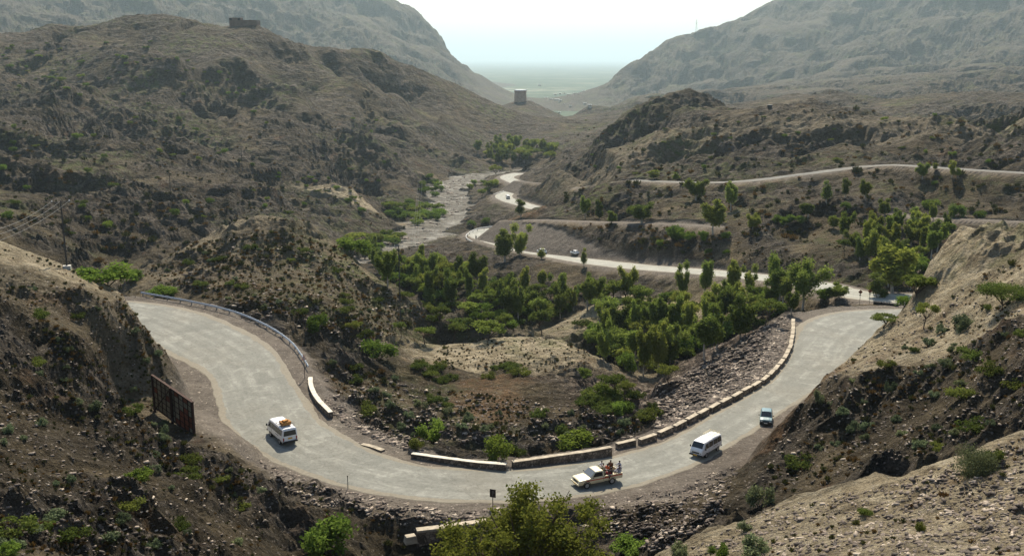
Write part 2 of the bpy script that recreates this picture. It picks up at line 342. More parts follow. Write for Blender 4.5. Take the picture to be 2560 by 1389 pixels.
for u_, v_, D_, rx_, ry_ in ((436, 1062, 107, 9, 5),):
    p_ = P(u_, v_, D_); flat = np.maximum(flat, .8*(1-sstep(.5, 1.3, np.sqrt(((Xf-p_[0])/rx_)**2+((Yf-p_[1])/ry_)**2))))

# smoothness of the land by place (1 = pale rounded mound, rubble bank), from photo columns/rows
uu = W0/2+FPX*Xf/(Yf*CP-Zf*SP)
vv = H0/2+FPX*(-Zf*CP-Yf*SP)/(Yf*CP-Zf*SP)
def blob(x, y, rx, ry, soft=.5):
    """soft round patch on the ground about a world point"""
    d = np.sqrt(((Xf-x)/rx)**2+((Yf-y)/ry)**2)
    return 1-sstep(1-soft, 1+soft, d+0.35*perlin(Xf/12, Yf/12, 41))
def blob_px(u, v, D, rx, ry, soft=.5):
    p = P(u, v, D); return blob(p[0], p[1], rx, ry, soft)
M_pale = np.zeros(Xw.size)
pa, pb = np.array(P(388, 1034, 112)[:2]), np.array(P(485, 1078, 103)[:2]); pd_ = pb-pa
pt = np.clip(((Xf-pa[0])*pd_[0]+(Yf-pa[1])*pd_[1])/(pd_@pd_), 0, 1); pr = np.sqrt((Xf-pa[0]-pt*pd_[0])**2+(Yf-pa[1]-pt*pd_[1])**2)
PADK = 1-sstep(3.0, 7.0, pr); PADZ = -38.9+pt*.9
for args in ((1300, 880, 182, 21, 13), (1570, 780, 228, 24, 20), (1180, 890, 178, 14, 10), (2250, 1330, 47, 26, 13), (2500, 1200, 50, 14, 10), (2300, 1389, 36, 40, 16), (2230, 850, 120, 14, 6, .3), (2400, 850, 110, 16, 6, .3), (2540, 800, 104, 10, 6, .3), (1980, 1320, 54, 14, 9), (60, 660, 124, 18, 8),
             (900, 500, 498, 30, 8), (2420, 590, 133, 16, 6, .3), (2330, 650, 138, 8, 6, .3), (2290, 720, 138, 5, 5, .3), (2540, 570, 123, 14, 6, .3)):
    M_pale = np.maximum(M_pale, blob_px(*args))
for args in ((690, 640, 212, 44, 26), (60, 700, 115, 20, 12), (2500, 300, 410, 60, 35), (2040, 330, 455, 60, 30), (1600, 400, 480, 50, 30), (1460, 420, 500, 30, 20)):
    M_pale = np.maximum(M_pale, .33*blob_px(*args))
for args in ((520, 592, 226, 16, 8), (620, 575, 228, 18, 8), (730, 572, 229, 18, 8), (820, 600, 227, 12, 8)):
    M_pale = np.maximum(M_pale, .62*blob_px(*args))
for args in ((1760, 960, 150, 20, 22, .35), (1900, 850, 165, 14, 20, .35), (1680, 1040, 136, 10, 12, .3)):
    M_rub = np.maximum(M_rub, blob_px(*args))
M_rub *= (1-np.clip(M_dirt, 0, 1))
M_slab = np.zeros(Xw.size)
for args in ((2420, 590, 133, 18, 7, .3), (2330, 650, 138, 9, 8, .3), (2285, 730, 138, 6, 7, .3), (2540, 570, 123, 16, 7, .3)):
    M_slab = np.maximum(M_slab, blob_px(*args))

M_och = np.zeros(Xw.size)
for args in ((2030, 950, 117, 5, 5, .3), (1975, 1000, 113, 4, 5, .3), (1900, 1120, 106, 3, 5, .3), (1210, 1010, 140, 5, 9, .4), (1230, 965, 151, 6, 4, .4), (1285, 575, 372, 12, 10, .3),):
    M_och = np.maximum(M_och, blob_px(*args))
# crags, ledges and stones
cr = np.zeros(Xw.size)
spac = np.where(lenY < 38, .0052, np.where(lenY < 5000, .0031, .012))/QC*lenY
rock = sstep(-0.18, 0.28, perlin(Xf/23, Yf/23, 51)+0.5*perlin(Xf/7, Yf/7, 52)+0.10)
rock = np.where(lenY > 300, sstep(-.6, .15, perlin(Xf/60, Yf/60, 53)+.5*perlin(Xf/19, Yf/19, 54)+.1), rock)
ang = R(32); sx = Xf*math.cos(ang)+Yf*math.sin(ang); sy = -Xf*math.sin(ang)+Yf*math.cos(ang)
for lam, k, sd_ in ((9, .15, 61), (5, .21, 62), (2.6, .27, 63), (1.3, .30, 64), (0.65, .28, 65)):
    fade = sstep(1.2, 2.6, lam/spac)*sstep(5, 9, lenY/lam)
    n = perlin(sx/(lam*1.9)+perlin(Xf/(lam*2), Yf/(lam*2), sd_+9)*.6, sy/lam, sd_)
    rid = 1-np.abs(n)*2.8
    cr += fade*k*lam*(rid-.4)
# tilted beds of rock
zb = sy*0.8+Zf*0.9+perlin(Xf/11, Yf/11, 70)*3.2+perlin(Xf/3, Yf/3, 71)*.8
for lam, k in ((5.5, .28), (2.1, .36), (14, .08)):
    f = zb/lam-np.floor(zb/lam)
    saw = np.where(f < .78, f/.78, (1-f)/.22)
    cr += (saw-.5)*k*lam*sstep(1.5, 3, lam/spac)*sstep(6, 12, lenY/lam)*rock
calm = 1-flat
Zf = Zf+cr*calm*(1-.6*M_pale*(1-M_slab))*(1-.55*M_rub)*(0.35+0.65*np.maximum(rock, M_slab))*(1-0.55*protect*(lenY > 180))
# stony speckle
for lam, k, sd_ in ((1.1, .10, 81), (.55, .13, 82)):
    fade = sstep(1.0, 2.0, lam/spac)
    n = perlin(Xf/lam, Yf/lam, sd_)
    Zf = Zf+fade*k*lam*np.maximum(n, 0)*2*calm*(1+1.6*M_rub)
Zf = Zf+M_rub*calm*(0.8*np.abs(perlin(Xf/2.4, Yf/1.7, 88)))
Zf = Zf*(1-PADK)+(PADZ+(Zf-PADZ)*.12)*PADK
Zg = Zf.reshape(Xw.shape)
M_rock = np.maximum(rock*calm*(1-.8*M_pale)*(1-M_rub), .25*M_slab)

def grid_mesh(name, X, Y, Z):
    nr, nc = X.shape
    me = bpy.data.meshes.new(name)
    co = np.stack([X.ravel(), Y.ravel(), Z.ravel()], 1).astype(np.float32)
    i = np.arange(nr*nc).reshape(nr, nc)
    q = np.stack([i[:-1, :-1].ravel(), i[:-1, 1:].ravel(), i[1:, 1:].ravel(), i[1:, :-1].ravel()], 1).astype(np.int32)
    me.vertices.add(len(co)); me.vertices.foreach_set('co', co.ravel())
    me.loops.add(q.size); me.loops.foreach_set('vertex_index', q.ravel())
    me.polygons.add(len(q)); me.polygons.foreach_set('loop_start', np.arange(0, q.size, 4, dtype=np.int32))
    me.polygons.foreach_set('use_smooth', np.zeros(len(q), dtype=bool))
    me.update(); return me
def link(name, me, mat=None, parent=None):
    o = bpy.data.objects.new(name, me); COL.objects.link(o)
    if mat is not None: me.materials.append(mat)
    if parent is not None: o.parent = parent
    return o
ter_me = grid_mesh('ground', Xw, Yw, Zg)
at = ter_me.color_attributes.new('zones', 'FLOAT_COLOR', 'POINT')
at.data.foreach_set('color', np.stack([np.clip(M_dirt, 0, 1), M_pale, M_wash, M_rub], 1).astype(np.float32).ravel())
at2 = ter_me.attributes.new('rocky', 'FLOAT', 'POINT'); at2.data.foreach_set('value', M_rock.astype(np.float32))
at3 = ter_me.attributes.new('ochre', 'FLOAT', 'POINT'); at3.data.foreach_set('value', M_och.astype(np.float32))
ground = link('ground', ter_me); ground['kind'] = 'structure'

def ground_z(x, y):
    a = x/y; l = math.log(y)
    i = int(np.clip(np.searchsorted(AC, a)-1, 0, len(AC)-2)); j = int(np.clip(np.searchsorted(LR, l)-1, 0, len(LR)-2))
    fa = (a-AC[i])/(AC[i+1]-AC[i]); fl = (l-LR[j])/(LR[j+1]-LR[j])
    return float((Zg[j, i]*(1-fa)+Zg[j, i+1]*fa)*(1-fl)+(Zg[j+1, i]*(1-fa)+Zg[j+1, i+1]*fa)*fl)
def hit(u, v, dmin=22):
    """where the line of sight of a photo pixel meets the ground"""
    dx, dy, dz = P(u, v, 1.0)
    a = dx/dy; i = int(np.clip(np.searchsorted(AC, a)-1, 0, len(AC)-2)); fa = (a-AC[i])/(AC[i+1]-AC[i])
    t = (Zg[:, i]*(1-fa)+Zg[:, i+1]*fa)/np.exp(LR); s = dz/dy
    ok = np.nonzero((t > s) & (np.exp(LR) > dmin))[0]
    if len(ok) == 0: return None
    y = math.exp(LR[ok[0]]); return Vector((a*y, y, ground_z(a*y, y)))
# ---------------------------------------------------------------- materials
class NT:
    def __init__(s, name):
        s.m = bpy.data.materials.new(name); s.m.use_nodes = True; s.t = s.m.node_tree; s.t.nodes.clear()
        s.out = s.t.nodes.new('ShaderNodeOutputMaterial'); s.b = s.t.nodes.new('ShaderNodeBsdfPrincipled')
        s.t.links.new(s.b.outputs[0], s.out.inputs[0]); s.geo = None
    def n(s, typ, **kw):
        nd = s.t.nodes.new(typ)
        for k, v in kw.items(): setattr(nd, k, v)
        return nd
    def l(s, a, b): s.t.links.new(a, b)
    def pos(s):
        if s.geo is None: s.geo = s.n('ShaderNodeNewGeometry')
        return s.geo.outputs['Position']
    def noise(s, scale, detail=3, rough=.55, vec=None, out=0, dist=0):
        nd = s.n('ShaderNodeTexNoise'); nd.inputs['Scale'].default_value = scale; nd.inputs['Detail'].default_value = detail
        nd.inputs['Roughness'].default_value = rough; nd.inputs['Distortion'].default_value = dist
        s.l(vec if vec is not None else s.pos(), nd.inputs['Vector']); return nd.outputs[out]
    def ramp(s, fac, stops):
        nd = s.n('ShaderNodeValToRGB'); cr = nd.color_ramp
        while len(cr.elements) < len(stops): cr.elements.new(.5)
        for e_, (p, c) in zip(cr.elements, stops):
            e_.position = p; e_.color = (c, c, c, 1) if isinstance(c, (int, float)) else (*c, 1)
        s.l(fac, nd.inputs[0]); return nd.outputs[0]
    def mix(s, fac, a, b, typ='MIX'):
        nd = s.n('ShaderNodeMix'); nd.data_type = 'RGBA'; nd.blend_type = typ
        for v, i in ((fac, 0), (a, 6), (b, 7)):
            if isinstance(v, (int, float)): nd.inputs[i].default_value = v if i == 0 else (v, v, v, 1)
            elif isinstance(v, tuple): nd.inputs[i].default_value = (*v, 1)
            else: s.l(v, nd.inputs[i])
        return nd.outputs[2]
    def math(s, op, a, b=0.0):
        nd = s.n('ShaderNodeMath'); nd.operation = op
        for v, i in ((a, 0), (b, 1)):
            if isinstance(v, (int, float)): nd.inputs[i].default_value = v
            else: s.l(v, nd.inputs[i])
        return nd.outputs[0]
    def bump(s, h, dist, strength=1.0):
        nd = s.n('ShaderNodeBump'); nd.inputs['Distance'].default_value = dist; nd.inputs['Strength'].default_value = strength
        s.l(h, nd.inputs['Height']); s.l(nd.outputs[0], s.b.inputs['Normal'])
    def fin(s, col, rough=.9, spec=.2, metal=0):
        if isinstance(col, tuple): s.b.inputs['Base Color'].default_value = (*col, 1)
        else: s.l(col, s.b.inputs['Base Color'])
        if isinstance(rough, (int, float)): s.b.inputs['Roughness'].default_value = rough
        else: s.l(rough, s.b.inputs['Roughness'])
        s.b.inputs['Specular IOR Level'].default_value = spec; s.b.inputs['Metallic'].default_value = metal
        return s.m
def ground_mat():
    s = NT('stony_ground')
    z = s.n('ShaderNodeVertexColor'); z.layer_name = 'zones'
    sp = s.n('ShaderNodeSeparateColor'); s.l(z.outputs[0], sp.inputs[0])
    dirt, pale, wash = sp.outputs[0], sp.outputs[1], sp.outputs[2]; rub = z.outputs[1]
    rk = s.n('ShaderNodeAttribute'); rk.attribute_name = 'rocky'
    mp = s.n('ShaderNodeMapping'); mp.inputs['Rotation'].default_value = (.5, .35, .7); mp.inputs['Scale'].default_value = (.35, 1.0, 1.6); s.l(s.pos(), mp.inputs['Vector'])
    strat = s.noise(.16, 9, .72, mp.outputs[0], dist=.5)
    big = s.noise(.02, 4, .6); mid = s.noise(.10, 8, .7); fine = s.noise(.55, 7, .7); grit = s.noise(4.5, 3, .7)
    soil = s.ramp(mid, [(.34, (.036, .028, .016)), (.5, (.076, .059, .034)), (.66, (.18, .142, .085))])
    rock = s.ramp(s.mix(.5, fine, strat), [(.36, (.014, .0125, .011)), (.48, (.043, .037, .030)), (.62, (.17, .142, .112))])
    c = s.mix(s.math('MULTIPLY', rk.outputs['Fac'], s.ramp(strat, [(.42, .25), (.54, 1.0)])), soil, rock)
    # pale loose soil
    palec = s.ramp(fine, [(.35, (.22, .175, .11)), (.5, (.39, .325, .215)), (.65, (.54, .465, .33))])
    c = s.mix(s.math('MULTIPLY', pale, .9), c, palec)
    oc = s.n('ShaderNodeAttribute'); oc.attribute_name = 'ochre'
    c = s.mix(s.math('MULTIPLY', oc.outputs['Fac'], s.ramp(fine, [(.4, .15), (.58, .6)])), c, (.19, .105, .05))
    # ochre stains and dry grass
    c = s.mix(s.math('MULTIPLY', s.ramp(s.noise(.11, 3, .6, dist=.6), [(.6, 0.0), (.7, 1.0)]), .35), c, (.13, .062, .028))
    gr = s.math('MULTIPLY', s.ramp(s.noise(.018, 3, .6), [(.5, 0.0), (.64, 1.0)]), s.ramp(s.noise(.22, 4, .7), [(.47, 0.0), (.56, 1.0)]))
    c = s.mix(s.math('MULTIPLY', gr, .75), c, (.095, .108, .036))
    # rubble bank, dirt shoulder, river gravel
    vo = s.n('ShaderNodeTexVoronoi'); vo.inputs['Scale'].default_value = 1.9; s.l(s.pos(), vo.inputs['Vector'])
    sepv = s.n('ShaderNodeSeparateColor'); s.l(vo.outputs['Color'], sepv.inputs[0])
    rubc = s.ramp(sepv.outputs[0], [(.0, (.05, .04, .034)), (.5, (.13, .10, .08)), (.85, (.25, .195, .155)), (1, (.48, .4, .31))])
    c = s.mix(rub, c, rubc)
    dirtc = s.ramp(s.noise(.7, 4, .6), [(.3, (.085, .072, .06)), (.7, (.15, .13, .11))])
    c = s.mix(s.math('MULTIPLY', dirt, .92), c, dirtc)
    washc = s.ramp(s.mix(.2, s.noise(.12, 8, .75), strat), [(.38, (.075, .07, .06)), (.5, (.15, .143, .125)), (.6, (.32, .31, .28))])
    c = s.mix(wash, c, washc)
    # light chips of stone
    vs = s.n('ShaderNodeTexVoronoi'); vs.inputs['Scale'].default_value = 3.2; s.l(s.pos(), vs.inputs['Vector'])
    sv = s.n('ShaderNodeSeparateColor'); s.l(vs.outputs['Color'], sv.inputs[0])
    chips = s.math('MULTIPLY', s.ramp(sv.outputs[1], [(.86, 0.0), (.88, 1.0)]), s.ramp(vs.outputs['Distance'], [(.3, 1.0), (.42, 0.0)]))
    c = s.mix(s.math('MULTIPLY', chips, .55), c, (.36, .31, .26))
    dk = s.ramp(grit, [(.35, .62), (.55, 1.08)])
    c = s.mix(1.0, c, dk, 'MULTIPLY')
    c = s.mix(1.0, c, s.ramp(big, [(.35, .85), (.65, 1.12)]), 'MULTIPLY')
    hgt = s.math('ADD', s.math('MULTIPLY', s.noise(.3, 9, .66), 1.6), s.math('MULTIPLY', strat, 3.0))
    calm = s.math('SUBTRACT', 1.0, s.math('MULTIPLY', s.math('MAXIMUM', dirt, wash), .85))
    s.bump(s.math('MULTIPLY', hgt, calm), 1.6, 1.0)
    return s.fin(c, .95, .12)
MG = ground_mat(); ter_me.materials.append(MG)
def asphalt_mat(name, lo, hi, warm):
    s = NT(name)
    uv = s.n('ShaderNodeUVMap'); uv.uv_map = 'lane'; sx_ = s.n('ShaderNodeSeparateXYZ'); s.l(uv.outputs[0], sx_.inputs[0])
    mp = s.n('ShaderNodeMapping'); mp.inputs['Scale'].default_value = (1.1, .10, 1); s.l(uv.outputs[0], mp.inputs['Vector'])
    n1 = s.noise(.30, 7, .68, dist=.8); n2 = s.noise(2.6, 5, .75); n3 = s.noise(.07, 4, .6); streak = s.noise(1.0, 6, .65, mp.outputs[0])
    mid_ = tuple((p+q)/2 for p, q in zip(lo, hi))
    c = s.ramp(n1, [(.33, lo), (.5, mid_), (.62, hi), (.74, tuple(x*1.25 for x in hi))])
    c = s.mix(s.ramp(streak, [(.42, 0.0), (.58, .75)]), c, lo)
    # lanes polished by wheels: four faint bands across the width
    wv = s.math('ABSOLUTE', s.math('SINE', s.math('MULTIPLY', sx_.outputs[0], 1.35)))
    c = s.mix(s.math('MULTIPLY', s.ramp(wv, [(.55, 0.0), (.95, 1.0)]), s.ramp(streak, [(.35, .5), (.65, .1)])), c, tuple(x*.78 for x in lo))
    # patched repairs: irregular dark and pale overlays
    pn = s.noise(.13, 6, .62, dist=1.2); pn2 = s.noise(.21, 5, .66, dist=1.6)
    c = s.mix(s.math('MULTIPLY', s.ramp(pn, [(.555, 0.0), (.575, 1.0)]), .5), c, tuple(x*.88 for x in lo))
    c = s.mix(s.math('MULTIPLY', s.ramp(pn2, [(.57, 0.0), (.62, 1.0)]), .28), c, tuple(x*1.3 for x in hi))
    # cracks
    vc = s.n('ShaderNodeTexVoronoi'); vc.feature = 'DISTANCE_TO_EDGE'; vc.inputs['Scale'].default_value = .30
    s.l(s.mix(1.0, s.pos(), s.mix(1.0, s.noise(.35, 5, .7, out=1), (3.0, 3.0, 3.0), 'MULTIPLY'), 'ADD'), vc.inputs['Vector'])
    crk = s.math('MULTIPLY', s.ramp(vc.outputs['Distance'], [(.0, 1.0), (.018, 0.0)]), s.ramp(n3, [(.42, 0.0), (.55, 1.0)]))
    c = s.mix(s.math('MULTIPLY', crk, .5), c, (.07, .065, .055))
    # dust creeping in from the edges
    ed = s.n('ShaderNodeAttribute'); ed.attribute_name = 'edge'
    c = s.mix(s.ramp(s.math('ADD', ed.outputs['Fac'], s.math('MULTIPLY', n1, .7)), [(.98, 0.0), (1.25, .9)]), c, warm)
    c = s.mix(s.math('MULTIPLY', s.ramp(n3, [(.5, 0.0), (.68, 1.0)]), .25), c, warm)
    c = s.mix(1.0, c, s.ramp(n2, [(.3, .8), (.7, 1.18)]), 'MULTIPLY')
    s.bump(n2, .04, .7)
    return s.fin(c, .85, .2)
M_ASPH = asphalt_mat('worn_asphalt', (.15, .151, .132), (.25, .25, .22), (.19, .168, .128))
M_ASPH2 = asphalt_mat('dusty_asphalt', (.25, .25, .22), (.36, .36, .32), (.29, .275, .23))
M_GRAV = asphalt_mat('gravel_track', (.11, .108, .098), (.19, .185, .165), (.14, .12, .095))

def ribbon(name, cl, mat, lift=.04, jit=.35, ncross=10, i0=0, i1=None):
    c = cl[i0:i1]; T = np.gradient(c[:, :2], axis=0); T /= np.linalg.norm(T, axis=1)[:, None]+1e-9
    N = np.stack([-T[:, 1], T[:, 0]], 1); n = len(c)
    s_ = np.linspace(-1, 1, ncross); X = np.empty((n, ncross)); Y = X.copy(); Z = X.copy()
    s_ = np.concatenate([[-1], s_, [1]]); ncross += 2; X = np.empty((n, ncross)); Y = X.copy(); Z = X.copy()
    for k in range(ncross):
        w = c[:, 3].copy()
        if k in (0, ncross-1): w = w+.35
        if k in (0, 1, ncross-2, ncross-1):
            kk = 0 if k < 3 else 7; w = w+jit*(perlin(c[:, 0]/2.3, c[:, 1]/2.3, 90+kk)*2+perlin(c[:, 0]/9, c[:, 1]/9, 92+kk)*2)
        X[:, k] = c[:, 0]+N[:, 0]*w*s_[k]; Y[:, k] = c[:, 1]+N[:, 1]*w*s_[k]; Z[:, k] = c[:, 2]+(-.12 if k in (0, ncross-1) else (.025 if k in (1, ncross-2) else lift))
    me = grid_mesh(name, X, Y, Z)
    uv = me.uv_layers.new(name='lane'); al = np.concatenate([[0], np.cumsum(np.linalg.norm(np.diff(c[:, :2], axis=0), axis=1))])
    UV = np.stack([np.repeat(s_[None]*1.0, n, 0)*c[:, 3:4], np.repeat(al[:, None], ncross, 1)], 2).reshape(-1, 2)
    li = np.empty(len(me.loops), dtype=np.int32); me.loops.foreach_get('vertex_index', li); uv.data.foreach_set('uv', UV[li].astype(np.float32).ravel())
    ea = me.attributes.new('edge', 'FLOAT', 'POINT'); ea.data.foreach_set('value', np.repeat(np.abs(s_)[None]**3, n, 0).astype(np.float32).ravel())
    # faces must look up
    if me.polygons[0].normal.z < 0: me.flip_normals()
    o = link(name, me, mat); o['kind'] = 'structure'; return o
ribbon('road', MAIN, M_ASPH, jit=.2)
ribbon('road', SECOND, M_ASPH2, jit=.35, lift=.07)
ribbon('road', THIRD, M_ASPH2, jit=.3, lift=.12)
ribbon('gravel_road', GRAVEL, M_GRAV, jit=.5, lift=.06)

# ---------------------------------------------------------------- the plain beyond the pass
def plain_mat():
    s = NT('hazy_plain')
    n1 = s.noise(.004, 5, .65); n2 = s.noise(.0011, 4, .6); n3 = s.noise(.02, 4, .7)
    c = s.ramp(n1, [(.38, (.03, .06, .03)), (.5, (.07, .10, .055)), (.62, (.2, .2, .15))])
    c = s.mix(s.ramp(n2, [(.42, 0.0), (.55, .8)]), c, (.06, .085, .05))
    c = s.mix(1.0, c, s.ramp(n3, [(.4, .7), (.6, 1.2)]), 'MULTIPLY')
    return s.fin(c, .95, .1)
yy = np.concatenate([np.linspace(1500, 6000, 60), np.geomspace(6200, 70000, 40)])
xx = np.linspace(-1, 1, 61); _X, _Y = np.meshgrid(xx, yy); _X = _X*(_Y*.9+2500)
plain = link('ground', grid_mesh('ground', _X, _Y, -158+2.5*perlin(_X/400, _Y/400, 7)), plain_mat()); plain['kind'] = 'structure'
# ---------------------------------------------------------------- building helpers
def V(*a): return Vector(a)
class MB:
    """collects shapes and links them as one mesh object"""
    def __init__(s): s.v = []; s.f = []; s.mi = []; s.cur = 0
    def add(s, vs, fs):
        o = len(s.v); s.v += [tuple(p) for p in vs]; s.f += [tuple(i+o for i in f) for f in fs]; s.mi += [s.cur]*len(fs)
    def box(s, c, sz, rz=0.0, M=None, taper=0.0):
        x, y, z = sz[0]/2, sz[1]/2, sz[2]/2; k = 1-taper
        P8 = [(-x, -y, -z), (x, -y, -z), (x, y, -z), (-x, y, -z), (-x*k, -y*k, z), (x*k, -y*k, z), (x*k, y*k, z), (-x*k, y*k, z)]
        m = M if M is not None else Matrix.Rotation(rz, 3, 'Z')
        s.add([m@Vector(p)+Vector(c) for p in P8], [(0, 3, 2, 1), (4, 5, 6, 7), (0, 1, 5, 4), (1, 2, 6, 5), (2, 3, 7, 6), (3, 0, 4, 7)])
    def tube(s, pp, r, n=6, cap=True):
        pp = [Vector(p) for p in pp]; rr = r if isinstance(r, (list, tuple)) else [r]*len(pp); vs = []; fs = []
        for i, p in enumerate(pp):
            t = (pp[min(i+1, len(pp)-1)]-pp[max(i-1, 0)])
            t = t.normalized() if t.length > 1e-9 else Vector((0, 0, 1))
            a = Vector((0, 0, 1)) if abs(t.z) < .9 else Vector((1, 0, 0))
            u = t.cross(a).normalized(); w = t.cross(u)
            for k in range(n):
                th = 2*math.pi*k/n; vs.append(p+(u*math.cos(th)+w*math.sin(th))*rr[i])
        for i in range(len(pp)-1):
            for k in range(n):
                fs.append((i*n+k, i*n+(k+1) % n, (i+1)*n+(k+1) % n, (i+1)*n+k))
        if cap: fs.append(tuple(range(n))[::-1]); fs.append(tuple((len(pp)-1)*n+k for k in range(n)))
        s.add(vs, fs)
    def disc(s, c, axis, r, h, n=16, r2=None):
        a = Vector(axis).normalized(); s.tube([Vector(c)-a*h/2, Vector(c)+a*h/2], [r, r if r2 is None else r2], n)
    def loft(s, rings, cap=True):
        n = len(rings[0]); vs = [p for r in rings for p in r]; fs = []
        for i in range(len(rings)-1):
            for k in range(n):
                fs.append((i*n+k, i*n+(k+1) % n, (i+1)*n+(k+1) % n, (i+1)*n+k))
        if cap: fs.append(tuple(range(n))[::-1]); fs.append(tuple((len(rings)-1)*n+k for k in range(n)))
        s.add(vs, fs)
    def quad(s, a, b, c, d, th=0.0):
        a, b, c, d = map(Vector, (a, b, c, d))
        if th:
            n = (b-a).cross(d-a).normalized()*th
            s.add([a, b, c, d, a+n, b+n, c+n, d+n], [(3, 2, 1, 0), (4, 5, 6, 7), (0, 1, 5, 4), (1, 2, 6, 5), (2, 3, 7, 6), (3, 0, 4, 7)])
        else: s.add([a, b, c, d], [(0, 1, 2, 3)])
    def build(s, name, mat, parent=None, smooth=False, bevel=0, fixn=True):
        me = bpy.data.meshes.new(name); me.from_pydata(s.v, [], s.f)
        if isinstance(mat, (list, tuple)):
            for m in mat: me.materials.append(m)
            me.polygons.foreach_set('material_index', s.mi)
        elif mat is not None: me.materials.append(mat)
        if fixn:
            import bmesh
            b = bmesh.new(); b.from_mesh(me); bmesh.ops.recalc_face_normals(b, faces=b.faces); b.to_mesh(me); b.free()
        if smooth: me.polygons.foreach_set('use_smooth', [True]*len(me.polygons))
        o = bpy.data.objects.new(name, me); COL.objects.link(o)
        if parent is not None: o.parent = parent
        if bevel:
            md = o.modifiers.new('bevel', 'BEVEL'); md.width = bevel; md.segments = 2; md.limit_method = 'ANGLE'
        return o
def tag(o, label, cat, group=None, kind=None):
    o['label'] = label; o['category'] = cat
    if group: o['group'] = group
    if kind: o['kind'] = kind
    return o
def thing(name, label, cat, loc=(0, 0, 0), rz=0.0, group=None):
    o = bpy.data.objects.new(name, None); COL.objects.link(o); o.empty_display_size = .3
    o.location = loc; o.rotation_euler = (0, 0, rz); return tag(o, label, cat, group)
def copy_tree(o, parent=None):
    c = o.copy(); COL.objects.link(c)
    if parent is not None: c.parent = parent
    for ch in KIDS.get(o.name, None) or [q for q in o.children]: copy_tree(ch, c)
    return c
KIDS = {}
def mat(name, col, rough=.6, spec=.4, metal=0.0, var=0.0, scale=3.0, bump=0.0):
    s = NT(name)
    if var:
        n = s.noise(scale, 4, .6)
        c = s.ramp(n, [(.3, tuple(x*(1-var) for x in col)), (.7, tuple(min(1, x*(1+var)) for x in col))])
        if bump: s.bump(n, bump, .7)
        return s.fin(c, rough, spec, metal)
    return s.fin(col, rough, spec, metal)
def masonry():
    s = NT('mortared_stone'); vo = s.n('ShaderNodeTexVoronoi'); vo.feature = 'DISTANCE_TO_EDGE'; vo.inputs['Scale'].default_value = 3.2; s.l(s.pos(), vo.inputs['Vector'])
    v2 = s.n('ShaderNodeTexVoronoi'); v2.inputs['Scale'].default_value = 3.2; s.l(s.pos(), v2.inputs['Vector']); sv = s.n('ShaderNodeSeparateColor'); s.l(v2.outputs['Color'], sv.inputs[0])
    c = s.ramp(sv.outputs[0], [(0, (.10, .08, .06)), (.5, (.2, .16, .125)), (1, (.34, .28, .22))])
    c = s.mix(s.ramp(vo.outputs['Distance'], [(.03, 1.0), (.08, 0.0)]), c, (.07, .06, .05)); c = s.mix(1.0, c, s.ramp(s.noise(.8, 5, .7), [(.35, .55), (.65, 1.2)]), 'MULTIPLY')
    return s.fin(c, .95, .1)
